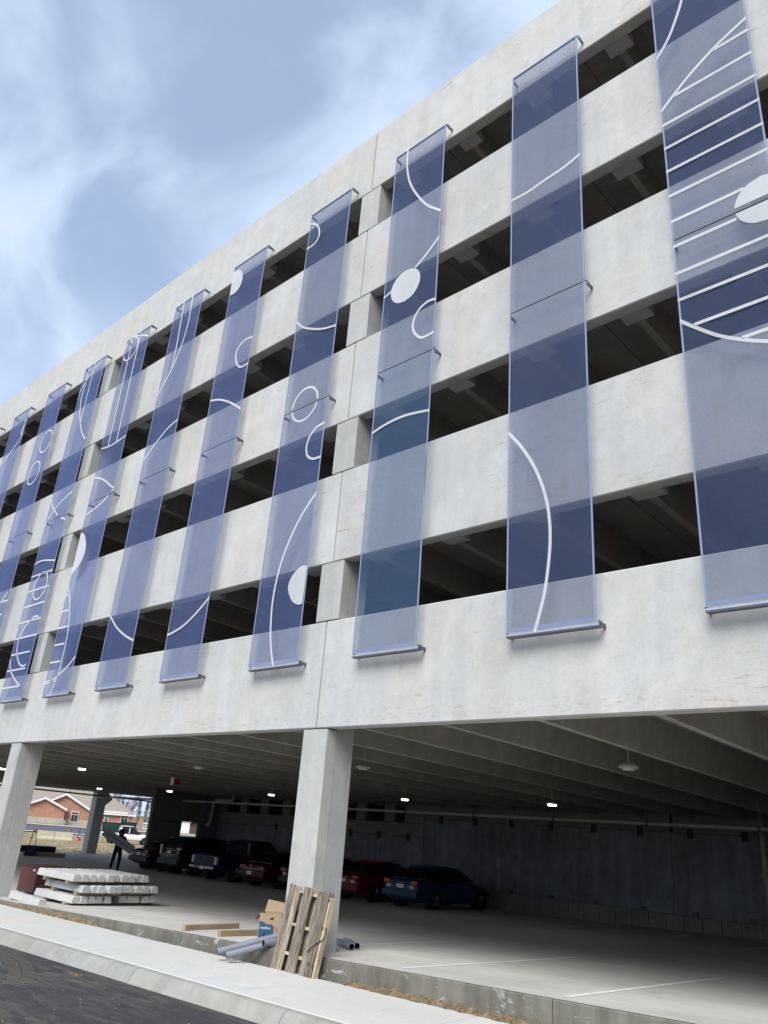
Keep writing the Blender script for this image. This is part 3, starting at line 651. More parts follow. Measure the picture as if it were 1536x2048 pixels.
# ------------------------------------------------------------------ pipes and lamps under the deck
m = MB().tube([(-37.6,16,-0.70),(25,16,-0.70)], 0.055, 10)
t = thing('sprinkler_pipe', 'long dark sprinkler main running under the tees near the back wall', 'pipe', (-37.6, 16, -0.7))
m.obj('main_pipe', 'galv_pipe', t)
for x in frange(-36, 23, 17):
    MB().tube([(x,16,-0.65),(x,16,0.28)], 0.012, 6).obj('hanger_rod', 'dark_pipe', t)
    MB().disc((x,16,-0.70), (1,0,0), 0.075, 10, 0.06).obj('pipe_collar', 'dark_pipe', t)
t = thing('sprinkler_pipe', 'thin dark branch pipe crossing the far open bay under the deck', 'pipe', (-36.2, 9, -0.62))
MB().tube([(-36.2,8,-0.60),(-36.2,26,-0.78)], 0.045, 10).obj('branch_pipe', 'dark_pipe', t)
for y in (11.5, 13.6, 15.4, 18): MB().tube([(-36.2,y,-0.62),(-36.2,y,0.2)], 0.01, 6).obj('hanger_rod', 'dark_pipe', t)
t = thing('drain_pipe', 'cream plastic drain pipe bending along the partition wall top', 'pipe', (-27.6, 17.6, -1.8))
MB().tube([(-29.0,17.75,-1.85),(-28.1,17.75,-1.83)], 0.075, 12).obj('outlet_pipe', 'pvc_white', t, True)
MB().tube([(-28.15,17.75,-1.83),(-27.75,17.75,-1.82),(-27.62,17.76,-1.78),(-27.58,17.77,-1.68),(-27.58,17.85,-0.66),(-27.54,17.87,-0.56),(-27.44,17.88,-0.51),(-26.25,18.0,-0.50),(-26.12,18.02,-0.45),(-26.05,18.03,-0.2),(-26.05,18.05,0.2)], 0.085, 12).obj('bent_pipe', 'pvc_white', t, True)
t = thing('drain_pipe', 'pale vertical drain pipe standing against the dark back wall', 'pipe', (1.52, 18.2, fz(1.5, 18.2)))
MB().tube([(1.52,18.2,fz(1.52,18.2)),(1.50,18.2,0.25)], 0.085, 14).obj('riser', 'tee_concrete', t, True)
MB().disc((1.51,18.2,-1.95), (0,0,1), 0.105, 14, 0.08).obj('pipe_coupling', 'tee_concrete', t, True)
MB().disc((1.36,18.3,-1.98), (0,1,0), 0.05, 10, 0.1).obj('cleanout_cap', 'lamp_body', t)
def lamp(x, y, lit, lab):
    zs = -0.0215*y
    zc = zs-0.24
    t = thing('ceiling_lamp', lab, 'lamp', (x, y, zc), group='round ceiling lamps of the ground level')
    MB().tube([(x,y,zc+0.06),(x,y,zs+0.64)], 0.012, 8).obj('hanger_stem', 'lamp_body', t)
    m = MB(); rings = []
    for r, z in ((0.05,0.07),(0.09,0.065),(0.155,0.03),(0.17,0.0),(0.155,-0.025),(0.12,-0.03)):
        rings.append([(x+r*math.cos(2*math.pi*k/24), y+r*math.sin(2*math.pi*k/24), zc+z) for k in range(24)])
    m.loft(rings).obj('lamp_housing', 'lamp_body', t, True)
    MB().disc((x,y,zc-0.04), (0,0,1), 0.115 if lit else 0.10, 20, 0.02 if not lit else 0.05).obj('diffuser', 'lamp_glow' if lit else 'plate', t)
for x, w in ((-28.1,'by the end of the partition wall'),(-21.7,'in front of the navy pickup'),(-14.5,'in front of the black sedan'),(-7.5,'just past the blue sedan'),(-1.85,'before the wall stretch without cars')): lamp(x, 11.1, True, 'lit round lamp under the deck '+w)
lamp(-15.35, 3.5, True, 'lit round lamp near the open front beyond the first column'); lamp(-21.8, 3.5, True, 'lit round lamp half hidden behind the far front column')
for x, w in ((-8.34,'over the floor by the wheel stops'),(-1.98,'just behind the front column'),(4.37,'over the empty stalls')): lamp(x, 3.35, False, 'unlit round white lamp hanging '+w)
t = thing('exit_sign', 'small red box sign with pale side hung from the deck', 'sign', (-16.6, 8.1, -0.45))
MB().cbox(-16.72,-16.62,7.98,8.24,-0.45,-0.22,0.006).obj('sign_box', 'red_plastic', t); MB().cbox(-16.75,-16.6,7.9,7.975,-0.47,-0.2,0.006).obj('sign_side', 'plate', t)
MB().tube([(-16.67,8.1,-0.22),(-16.67,8.1,0.4)], 0.01, 6).obj('sign_rod', 'dark_pipe', t)

# ------------------------------------------------------------------ pallet leaning on the front column
def pallet():
    base = Vector((-0.27, -0.19, swz(0, -0.2)-0.03))
    tilt = math.atan2(0.17, 1.14)
    T = thing('wooden_pallet', 'weathered grey wooden pallet leaning on the front column', 'pallet', base, rot=(-tilt, rad(3.5), rad(-5)))
    def P(m, n, mat): return m.obj(n, mat, T, local=True)
    rnd = random.Random(3)
    cols = [(0.0,0.14,'weathered_wood'),(0.146,0.29,'weathered_pale'),(0.40,0.52,'weathered_wood'),(0.527,0.65,'weathered_wood'),(0.77,0.90,'weathered_wood'),(0.907,1.06,'weathered_wood')]
    def plank(a, b, y, mt, nm):
        h = 1.30+rnd.uniform(-0.025, 0.015); lo = rnd.uniform(-0.015, 0.01); s = rnd.uniform(-0.004, 0.004); m = MB(); rg = []
        for k in range(9):
            z = lo+(h-lo)*k/8; w = rnd.uniform(-0.004, 0.004); w2 = rnd.uniform(-0.004, 0.004)
            rg.append([(a+s*k+w,y-0.020,z),(b+s*k+w2,y-0.020,z),(b+s*k+w2,y,z),(a+s*k+w,y,z)])
        P(m.loft(rg), nm, mt)
    for a, b, mt in cols: plank(a, b, -0.002, mt, 'board')
    for a, b, mt in ((0.05,0.15,'weathered_wood'),(0.16,0.25,'weathered_wood'),(0.255,0.34,'weathered_wood'),(0.49,0.59,'weathered_pale'),(0.595,0.70,'weathered_pale'),(0.96,1.06,'weathered_wood')): plank(a, b, 0.106, mt, 'back_board')
    for z in (0.30, 0.72, 1.21):
        P(MB().cbox(0.02, 1.10, 0.0, 0.085, z-0.022, z+0.022, 0.004), 'bearer', 'pale_wood')
        for a in (0.345, 0.71): P(MB().cbox(a-0.055, a+0.055, -0.016, -0.001, z-0.02, z+0.02, 0.004), 'bearer_end', 'pale_wood')
    P(MB().cbox(1.085, 1.125, -0.02, 0.08, -0.01, 1.24, 0.004), 'edge_board', 'pale_wood')
    P(MB().tube([(0.86,-0.04,0.42),(1.0,-0.055,0.53),(1.12,-0.03,0.62),(1.17,0.0,0.68),(1.16,0.02,0.74),(1.10,0.02,0.86)], 0.008, 6), 'strap', 'black')
    for u, z in ((0.95,0.27),(1.07,0.26),(1.09,0.80),(1.1,1.2)): P(MB().disc((u,-0.026,z), (0,1,0), 0.022, 10, 0.012), 'knot', 'door_brown')
pallet()

# ------------------------------------------------------------------ cardboard box
def card_box():
    x, y = -1.30, 0.62; z = fz(x, y)
    T = thing('cardboard_box', 'open brown cardboard moving box with blue print and arrows', 'box', (x, y, z), rotz=rad(38))
    def P(m, n, mat, par=None): return m.obj(n, mat, par or T, local=True)
    w, d, h, k = 0.40, 0.38, 0.47, 0.006
    f = P(MB().box(-w/2, w/2, -d/2, -d/2+k, 0, h), 'front_panel', 'cardboard')
    P(MB().box(-w/2, w/2, d/2-k, d/2, 0, h), 'back_panel', 'cardboard')
    P(MB().box(-w/2, -w/2+k, -d/2+k, d/2-k, 0, h), 'side_panel', 'cardboard'); P(MB().box(w/2-k, w/2, -d/2+k, d/2-k, 0, h), 'side_panel', 'cardboard')
    P(MB().box(-w/2+k, w/2-k, -d/2+k, d/2-k, 0.002, 0.01), 'bottom_panel', 'card_in')
    P(MB().hexa([(-w/2,d/2-k,h),(w/2,d/2-k,h),(w/2,d/2,h),(-w/2,d/2,h),(-w/2+0.03,d/2+0.06,h+0.19),(w/2-0.01,d/2+0.06,h+0.15),(w/2-0.01,d/2+0.066,h+0.15),(-w/2+0.03,d/2+0.066,h+0.19)]), 'back_flap', 'cardboard')
    P(MB().hexa([(-w/2,-d/2+k,h-0.002),(-w/2+k,-d/2+k,h-0.002),(-w/2+k,d/2-k,h-0.002),(-w/2,d/2-k,h-0.002),(-w/2-0.10,-d/2+0.02,h-0.12),(-w/2-0.094,-d/2+0.02,h-0.12),(-w/2-0.094,d/2-0.02,h-0.12),(-w/2-0.10,d/2-0.02,h-0.12)]), 'side_flap', 'card_in')
    P(MB().hexa([(-w/2+0.02,d/2+0.0585,h+0.175),(w/2-0.03,d/2+0.0505,h+0.13),(w/2-0.03,d/2+0.0515,h+0.13),(-w/2+0.02,d/2+0.0595,h+0.175),(-w/2+0.02,d/2+0.06,h+0.18),(w/2-0.03,d/2+0.052,h+0.137),(w/2-0.03,d/2+0.053,h+0.137),(-w/2+0.02,d/2+0.061,h+0.18)]), 'flap_print', 'red_print')
    y0 = -d/2-0.002
    m = MB().add([(-w/2+0.008,y0,0.055),(0.075,y0,0.055),(0.075,y0,0.27),(0.045,y0,0.27),(0.045,y0,0.295),(-0.06,y0,0.295),(-0.12,y0,0.325),(-w/2+0.008,y0,0.345)], [tuple(range(8))])
    P(m, 'blue_print', 'blue_print', f)
    for cx in (-0.085, 0.02):
        for q in range(3):
            zz = 0.02+0.045*q
            P(MB().add([(cx-0.028,y0-0.002,zz),(cx+0.012,y0-0.002,zz+0.014),(cx+0.022,y0-0.002,zz+0.046),(cx-0.018,y0-0.002,zz+0.03)], [(0,1,2,3)]), 'arrow_print', 'black_print', f)
    P(MB().add([(-0.03,y0,0.375),(0.055,y0,0.37),(0.06,y0,0.43),(0.045,y0,0.40),(0.02,y0,0.41),(0.0,y0,0.39)], [(0,1,2,3,4,5)]), 'logo_print', 'black_print', f)
    for q in range(8): P(MB().box(0.095, 0.155, y0, y0+0.001, 0.06+0.026*q, 0.069+0.026*q), 'line_print', 'red_print', f)
    cu = bpy.data.curves.new('word_print', 'FONT'); cu.body = 'medium'; cu.size = 0.075; cu.align_x = 'LEFT'
    tmp = bpy.data.objects.new('tmp', cu); COL.objects.link(tmp); bpy.context.view_layer.update()
    me = bpy.data.meshes.new_from_object(tmp); bpy.data.objects.remove(tmp)
    me.materials.clear(); me.materials.append(MAT['plate'])
    o = bpy.data.objects.new('word_print', me); COL.objects.link(o); o.parent = f; o.location = (-0.175, y0-0.003, 0.215); o.rotation_euler = (rad(90), 0, 0); o.scale = (0.8, 1, 1)
card_box()

# ------------------------------------------------------------------ grey plastic pipes
def pvc(a, b, r, lab, hollow=True):
    a, b = Vector(a), Vector(b)
    T = thing('plastic_pipe', lab, 'pipe', a, group='grey plastic pipes by the column')
    d = (b-a).normalized(); up = Vector((0, 0, 1)); x = d.cross(up).normalized(); y = x.cross(d)
    def ring(p, rr): return [p+(x*math.cos(t)+y*math.sin(t))*rr for t in [2*math.pi*k/20 for k in range(20)]]
    L = (b-a).length; o = Vector((0, 0, 0))
    m = MB().loft([ring(o, r), ring(d*L, r)], cap=False)
    MB_in = MB().loft([ring(d*L, r-0.008), ring(o, r-0.008)], cap=False)
    m.obj('pipe_wall', 'grey_pvc', T, True, True); MB_in.obj('pipe_bore', 'bore_shade', T, True, True)  # shade inside the pipe is painted on as a near black bore
    for e in (o, d*L):
        mm = MB().loft([ring(e, r), ring(e, r-0.008)], cap=False); mm.obj('pipe_rim', 'grey_pvc', T, False, True)
pvc((-1.19,-0.60,-3.695), (-0.456,0.76,-3.285), 0.058, 'longest grey plastic pipe, its open end reaching furthest over the sidewalk')
pvc((-0.945,-0.60,-3.715), (-0.40,0.42,-3.40), 0.056, 'grey plastic pipe lying lowest, beside the longest pipe over the sidewalk')
pvc((-0.58,-0.14,-3.505), (-0.42,0.60,-3.44), 0.056, 'short grey plastic pipe ending just at the slab edge by the pallet')
pvc((-0.60,1.62,fz(-0.6,1.6)+0.058), (0.16,1.22,fz(0.2,1.2)+0.058), 0.055, 'grey pipe lying behind the front column, nearer the slab edge')
pvc((-0.65,1.86,fz(-0.6,1.8)+0.058), (0.06,1.46,fz(0,1.4)+0.058), 0.055, 'grey pipe lying behind the front column, farther from the slab edge')
# ------------------------------------------------------------------ timbers
def timber(a, b, s, lab, mat='timber', name='timber_beam', group='loose timbers on the garage floor'):
    a, b = Vector(a), Vector(b); d = (b-a); L = d.length
    T = MB().cbox(-s/2, s/2, 0, L, 0, s, 0.005).obj(name, mat)
    T.location = a; T.rotation_euler = (math.asin(d.z/L), 0, math.atan2(-d.x, d.y))
    return tag(T, lab, 'timber', group)
timber((-3.35,0.16,fz(-3.35,0.16)), (-3.68,1.72,fz(-3.68,1.72)), 0.10, 'square timber lying across the slab edge farthest from the box')
timber((-2.30,0.22,fz(-2.3,0.22)), (-2.35,1.75,fz(-2.35,1.75)), 0.10, 'square timber lying next to and partly behind the cardboard box')
timber((-33.3,10.3,fz(-33.3,10.3)), (-32.6,12.3,fz(-32.6,12.3)), 0.20, 'stubby brown timber on the floor beside the hand truck')
o = MB().cbox(-0.6,0.6,0,2.7,0,0.30,0.01).obj('steel_plate_stack', 'black'); o.location = (-36.6,10.7,fz(-36.6,10.7)); tag(o, 'low black slab of stacked sheets at the far floor edge', 'stack')

# ------------------------------------------------------------------ concrete wheel stops
def stop_mesh():
    m = MB(); L = 2.1; rg = []
    for x, s in ((0.0,0.96),(0.015,1.0),(L-0.015,1.0),(L,0.96)):
        rg.append([(x,-0.105*s,0.0),(x,0.105*s,0.0),(x,0.105*s,0.025),(x,0.078*s,0.150*s),(x,0.066*s,0.162*s),(x,-0.066*s,0.162*s),(x,-0.078*s,0.150*s),(x,-0.105*s,0.025)])
    return m.loft(rg)
proto = stop_mesh().obj('wheel_stop', 'block_concrete')
first = [True]
def stop(x, y, z, rz, lab, grp):
    if first[0]: o = proto; first[0] = False
    else: o = proto.copy(); COL.objects.link(o)
    o.location = (x, y, z); o.rotation_euler = (0, 0, rz); return tag(o, lab, 'wheel stop', grp)
def spacer(x, y0, y1, z, lab):
    o = MB().cbox(-0.05, 0.05, 0, y1-y0, 0, 0.075, 0.004).obj('wood_spacer', 'dunnage'); o.location = (x, y0, z)
    tag(o, lab, 'spacer', 'wood spacers under the wheel stops')
rnd = random.Random(11)
zf0 = fz(-10.3, 1.5)
LAY = ['bottom', 'middle', 'top']
for si, (sx, ys, sn) in enumerate(((-9.35, (0.93,1.12,0.92), 'outer stack near the slab edge'), (-9.45, (2.28,2.22,2.05), 'inner stack away from the edge'))):
    for li in range(3):
        nb = (5,5,5)[li]; z = zf0+0.085+0.245*li; xx = sx + (0.0, 0.12, -0.04)[li]
        for k in range(nb):
            y = ys[li]+0.105+0.214*k
            stop(xx-2.1+rnd.uniform(-0.03, 0.03), y, z, rad(rnd.uniform(-1.2, 1.2)), 'pale wheel stop, %s from the slab edge, %s layer of the %s stack' % (('first','second','third','fourth','fifth')[k], LAY[li], sn.split()[0]), 'stacked wheel stops')
        for k, dx in enumerate((0.32, 1.55)):
            spacer(xx-dx, ys[li]-0.06, ys[li]+1.2, z-0.08, 'wood spacer under %s layer of the %s, %s end' % (LAY[li], sn, ('pallet side', 'column side')[k]))
stop(-11.5, 0.40, fz(-10.5,0.3)+0.005, rad(-5), 'single pale wheel stop lying on the floor before the stacks', 'stacked wheel stops')

# ------------------------------------------------------------------ red tool chest
def chest():
    T = thing('tool_chest', 'dark red steel tool chest standing behind the front column', 'tool chest', (-13.75, 2.15, fz(-13.75, 2.15)), rotz=rad(4))
    def P(m, n, mat): return m.obj(n, mat, T, local=True)
    P(MB().cbox(-0.50,0.44,-0.42,0.42,0.05,0.72,0.012), 'cabinet', 'chest_red'); P(MB().cbox(-0.52,0.46,-0.44,0.44,0.725,0.76,0.01), 'lid', 'chest_red')
    for z0, z1 in ((0.08,0.28),(0.295,0.46),(0.475,0.70)):
        P(MB().cbox(0.442,0.456,-0.38,0.38,z0,z1,0.005), 'drawer', 'chest_red')
        P(MB().cbox(0.457,0.475,-0.30,0.30,z1-0.035,z1-0.018,0.003), 'drawer_handle', 'steel')
    P(MB().box(0.20,0.34,-0.4225,-0.4205,0.62,0.67), 'label_plate', 'plate')
    for a in (-0.4,0.34):
        for b in (-0.34,0.34): P(MB().disc((a,b,0.025), (0,1,0), 0.025, 12, 0.03), 'caster', 'rubber')
chest()
# ------------------------------------------------------------------ hand truck
def hand_truck():
    x, y = -33.0, 10.55
    T = thing('hand_truck', 'blue two wheeled hand truck with dark upright handle', 'hand truck', (x, y, fz(x, y)), rotz=rad(60))
    def P(m, n, mat): return m.obj(n, mat, T, local=True)
    for s in (-0.16, 0.16): P(MB().tube([(s,0,0.12),(s*0.8,0.10,0.75),(s*0.5,0.2,1.15)], 0.018, 8), 'rail', 'black')
    P(MB().tube([(-0.08,0.2,1.15),(0,0.23,1.24),(0.08,0.2,1.15)], 0.03, 8), 'grip', 'rubber')
    P(MB().cbox(-0.22,0.22,-0.28,0.02,0.02,0.035,0.004), 'toe_plate', 'paint_navy'); P(MB().cbox(-0.2,0.2,-0.02,0.02,0.05,0.5,0.006), 'back_plate', 'paint_navy')
    for s in (-0.24, 0.24):
        w = P(MB().disc((s,0.08,0.14), (1,0,0), 0.14, 18, 0.06), 'wheel', 'rubber'); MB().disc((s,0.08,0.14), (1,0,0), 0.06, 12, 0.068).obj('hub', 'paint_navy', w, local=True)
hand_truck()

# ------------------------------------------------------------------ vehicles (local: +y nose, x right)
def vehicle(name, label, cat, loc, rotz, paint, body, cabin, roof, wheels, hw, wr, extras, group):
    T = thing(name, label, cat, loc, rotz, group)
    def P(m, n, mat, par=None, sm=False): return m.obj(n, mat, par or T, sm, True)
    rg = []
    for y, zb, zt, w in body:
        h = zt-zb
        half = [(0.86*w,zb),(0.97*w,zb+0.12*h),(1.0*w,zb+0.42*h),(0.985*w,zb+0.68*h),(0.93*w,zb+0.90*h),(0.80*w,zt-0.005),(0.45*w,zt+0.012)]
        rg.append([(x,y,z) for x, z in half]+[(-x,y,z) for x, z in reversed(half)])
    bo = P(MB().loft(rg), 'body', paint, sm=True)
    md = bo.modifiers.new('soft', 'SUBSURF'); md.levels = 1; md.render_levels = 1
    rg = []
    for y, z0, z1, w0, w1 in cabin:
        rg.append([(w0,y,z0),(w0*0.5+w1*0.5,y,(z0+z1)/2),(w1,y,z1),(-w1,y,z1),(-w0*0.5-w1*0.5,y,(z0+z1)/2),(-w0,y,z0)])
    P(MB().loft(rg), 'window_glass', 'car_glass', sm=False)
    rg = []
    for y, z, w in roof: rg.append([(w,y,z),(w*0.92,y,z+0.035),(w*0.5,y,z+0.055),(-w*0.5,y,z+0.055),(-w*0.92,y,z+0.035),(-w,y,z)])
    rf = P(MB().loft(rg), 'roof', paint, sm=True)
    for y in wheels:
        for s in (-1, 1):
            P(MB().tube([(s*(hw-0.235),y,wr+0.01),(s*(hw+0.004),y,wr+0.01)], wr*1.13, 24), 'wheel_arch', 'black')
            x0, x1 = s*(hw-0.22), s*(hw+0.012)
            w = P(MB().tube([(x0,y,wr),(x0+s*0.03,y,wr),(x1-s*0.03,y,wr),(x1,y,wr)], [wr*0.93,wr,wr,wr*0.9], 26), 'wheel', 'rubber')
            MB().disc((x1,y,wr), (1,0,0), wr*0.62, 20, 0.012).obj('rim', 'black', w, local=True)
            for k in range(5):
                a = 2*math.pi*k/5+0.3
                MB().tube([(x1+s*0.008,y+0.05*math.cos(a),wr+0.05*math.sin(a)),(x1+s*0.010,y+wr*0.6*math.cos(a),wr+wr*0.6*math.sin(a))], 0.022, 6).obj('spoke', 'rim', w, local=True)
    for nm, mat, b in extras:
        P(MB().cbox(*b, 0.012), nm, mat)
    return T
def sedan(label, x, yrear, paint, L=4.5, W=1.76, H=1.43, kind='sedan', group='cars parked nose in along the back wall', jig=0.0):
    h = L/2; hw = W/2
    body = [(-h,0.42,0.78,hw*0.80),(-h+0.06,0.30,0.93,hw*0.93),(-h+0.35,0.24,0.98,hw*0.98),(-h+0.9,0.20,1.0,hw),(0,0.18,0.98,hw),(h-1.5,0.18,0.96,hw),(h-0.9,0.20,0.88,hw*0.99),(h-0.3,0.24,0.74,hw*0.93),(h-0.05,0.30,0.66,hw*0.8),(h,0.40,0.58,hw*0.7)]
    if kind == 'muscle':
        cabin = [(-h+0.45,0.96,1.0,hw*0.84,hw*0.72),(-h+1.15,0.97,H-0.09,hw*0.90,hw*0.66),(-h+2.1,0.97,H-0.06,hw*0.90,hw*0.70),(h-1.75,0.95,1.0,hw*0.86,hw*0.8)]
        roof = [(-h+1.05,H-0.11,hw*0.64),(-h+1.3,H-0.075,hw*0.67),(-h+2.1,H-0.065,hw*0.70),(-h+2.4,H-0.11,hw*0.72)]
    elif kind == 'suv':
        body = [(-h,0.50,0.95,hw*0.86),(-h+0.05,0.36,1.05,hw*0.95),(-h+0.4,0.28,1.08,hw),(0,0.26,1.07,hw),(h-1.3,0.26,1.05,hw),(h-0.5,0.30,0.98,hw*0.96),(h-0.05,0.38,0.85,hw*0.84),(h,0.5,0.75,hw*0.75)]
        cabin = [(-h+0.10,1.02,1.06,hw*0.88,hw*0.80),(-h+0.38,1.05,H-0.08,hw*0.93,hw*0.70),(0,1.05,H-0.05,hw*0.93,hw*0.74),(0.55,1.05,H-0.08,hw*0.92,hw*0.74),(h-1.15,1.03,1.08,hw*0.9,hw*0.85)]
        roof = [(-h+0.30,H-0.10,hw*0.70),(-h+0.55,H-0.065,hw*0.72),(0,H-0.055,hw*0.75),(0.65,H-0.10,hw*0.75)]
    else:
        cabin = [(-h+0.55,0.97,1.0,hw*0.86,hw*0.76),(-h+1.25,0.98,H-0.08,hw*0.91,hw*0.66),(-h+2.0,0.98,H-0.055,hw*0.91,hw*0.70),(-h+2.5,0.97,H-0.075,hw*0.91,hw*0.70),(h-1.15,0.93,0.98,hw*0.88,hw*0.82)]
        roof = [(-h+1.15,H-0.10,hw*0.64),(-h+1.4,H-0.072,hw*0.67),(-h+2.0,H-0.058,hw*0.70),(-h+2.6,H-0.095,hw*0.70)]
    R = -h
    if kind == 'muscle':
        ex = [('tail_bar','chrome',(-hw*0.86,hw*0.86,R-0.03,R+0.05,0.735,0.765)),('tail_light','tail_red',(hw*0.42,hw*0.86,R-0.02,R+0.06,0.775,0.86)),('tail_light','tail_red',(-hw*0.86,-hw*0.42,R-0.02,R+0.06,0.775,0.86)),
              ('number_plate','plate',(-0.26,0.06,R-0.045,R+0.0,0.50,0.64)),('bumper','paint_cherry',(-hw*0.9,hw*0.9,R-0.035,R+0.12,0.44,0.66)),('emblem','chrome',(-0.12,-0.02,R-0.01,R+0.08,0.84,0.88))]
    elif kind == 'suv':
        ex = [('tail_light','tail_red',(hw*0.70,hw*0.90,R-0.015,R+0.08,0.90,1.12)),('tail_light','tail_clear',(-hw*0.92,-hw*0.76,R-0.015,R+0.10,0.85,1.30)),('tail_light','tail_clear',(hw*0.62,hw*0.88,R-0.012,R+0.06,1.13,1.2)),('chrome_bar','chrome',(-0.35,0.25,R-0.02,R+0.02,1.12,1.15)),
              ('number_plate','plate',(-0.17,0.17,R-0.03,R+0.0,0.92,1.06)),('bumper',paint,(-hw*0.95,hw*0.95,R-0.07,R+0.1,0.46,0.72)),('badge','tail_clear',(0.22,0.48,R-0.016,R+0.02,1.06,1.10))]
    else:
        ex = [('tail_light','tail_red',(hw*0.56,hw*0.90,R-0.01,R+0.12,0.80,0.93)),('tail_light','tail_red',(-hw*0.90,-hw*0.56,R-0.01,R+0.12,0.80,0.93)),('tail_light','tail_clear',(hw*0.50,hw*0.72,R-0.02,R+0.05,0.66,0.77)),('tail_light','tail_clear',(-hw*0.72,-hw*0.50,R-0.02,R+0.05,0.66,0.77)),
              ('chrome_bar','chrome',(-hw*0.52,hw*0.52,R-0.025,R+0.03,0.845,0.87)),('number_plate','plate',(-0.16,0.16,R-0.02,R+0.02,0.67,0.80)),('bumper',paint,(-hw*0.93,hw*0.93,R-0.05,R+0.12,0.40,0.62)),
              ('door_handle','chrome',(hw*0.99,hw*1.02,-h+1.55,-h+1.72,0.83,0.855))]
    y = yrear+h
    return vehicle('parked_car', label, 'car', (x, y, fz(x, y)-0.0), rad(jig), paint, body, cabin, roof, (-h+0.98, h-0.86), hw, 0.315 if kind != 'suv' else 0.35, ex, group)
CG = 'cars parked nose in along the back wall'
sedan('blue sedan with red tail lights parked nearest the pale drain pipe', -9.30, 13.15, 'paint_blue')
sedan('bright red sedan parked next to the blue sedan', -12.55, 13.5, 'paint_red', 4.6, 1.8, 1.45)
sedan('black sedan mostly hidden by the front column, beside the red sedan', -15.3, 13.4, 'paint_black', 4.7, 1.8, 1.46)
sedan('dark cherry coupe with full width chrome tail bar', -17.95, 13.35, 'paint_cherry', 4.9, 1.9, 1.46, 'muscle')
sedan('dark teal sport utility car with chrome strip above its plate', -24.05, 13.15, 'paint_teal', 4.5, 1.8, 1.70, 'suv')
sedan('dark maroon sedan parked against the partition wall', -26.65, 13.1, 'paint_maroon', 4.6, 1.8, 1.40)
def pickup(label, x, y, z, rotz, paint, group, L=5.5, W=1.9, H=1.78, rear=True):
    h = L/2; hw = W/2
    body = [(-h,0.55,1.06,hw*0.95),(-h+0.04,0.48,1.10,hw*0.99),(-h+0.5,0.42,1.11,hw),(-0.3,0.36,1.10,hw),(0.6,0.34,1.08,hw),(h-1.25,0.36,1.06,hw),(h-0.5,0.40,1.02,hw*0.98),(h-0.06,0.44,0.95,hw*0.92),(h,0.5,0.85,hw*0.88)]
    cabin = [(-0.95,1.07,1.09,hw*0.93,hw*0.9),(-0.82,1.07,H-0.06,hw*0.93,hw*0.76),(0.35,1.07,H-0.05,hw*0.93,hw*0.78),(h-1.45,1.05,1.09,hw*0.9,hw*0.85)]
    roof = [(-0.88,H-0.09,hw*0.76),(-0.7,H-0.065,hw*0.78),(0.3,H-0.06,hw*0.79),(0.5,H-0.10,hw*0.79)]
    R = -h
    ex = [('tail_light','tail_clear',(hw*0.80,hw*1.0,R-0.02,R+0.10,0.70,1.02)),('tail_light','tail_clear',(-hw*1.0,-hw*0.80,R-0.02,R+0.10,0.70,1.02)),('rear_bumper','chrome',(-hw*0.97,hw*0.97,R-0.14,R-0.03,0.50,0.62)),
          ('number_plate','plate',(-0.06,0.24,R-0.16,R-0.135,0.47,0.61)),('tailgate',paint,(-hw*0.78,hw*0.78,R-0.03,R+0.02,0.62,1.07)),('front_bumper','chrome',(-hw*0.95,hw*0.95,h-0.02,h+0.10,0.42,0.60)),
          ('headlight','tail_clear',(hw*0.62,hw*0.92,h-0.06,h+0.03,0.72,0.90)),('headlight','tail_clear',(-hw*0.92,-hw*0.62,h-0.06,h+0.03,0.72,0.90)),
          ('side_mirror','black',(hw*1.0,hw*1.16,0.72,0.82,1.08,1.24)),('side_mirror','black',(-hw*1.16,-hw*1.0,0.72,0.82,1.08,1.24)),('cargo_bed','black',(-hw*0.82,hw*0.82,R+0.12,-1.0,1.09,1.122)),
          ('door_handle','black',(hw*0.995,hw*1.015,0.0,0.16,0.98,1.01)),('window_pillar',paint,(hw*0.80,hw*0.955,0.02,0.12,1.08,1.66)),('window_pillar',paint,(-hw*0.955,-hw*0.80,0.02,0.12,1.08,1.66)),('window_pillar',paint,(hw*0.76,hw*0.95,-0.92,-0.72,1.08,1.68)),('window_pillar',paint,(-hw*0.95,-hw*0.76,-0.92,-0.72,1.08,1.68))]
    return vehicle('pickup_truck', label, 'truck', (x, y, z), rotz, paint, body, cabin, roof, (-h+1.15, h-0.95), hw, 0.38, ex, group)
pickup('navy blue pickup truck between the teal utility car and the cherry coupe', -21.1, 13.1+2.75, fz(-21.1, 15.8), 0, 'paint_navy', CG)
wx, wy = W(96.5, 3.1)
pickup('white pickup truck parked outside on the dirt beyond the floor edge', wx, wy, gz(wx, wy)-0.02, rad(-26), 'paint_white', None, 5.6, 1.95, 1.85)

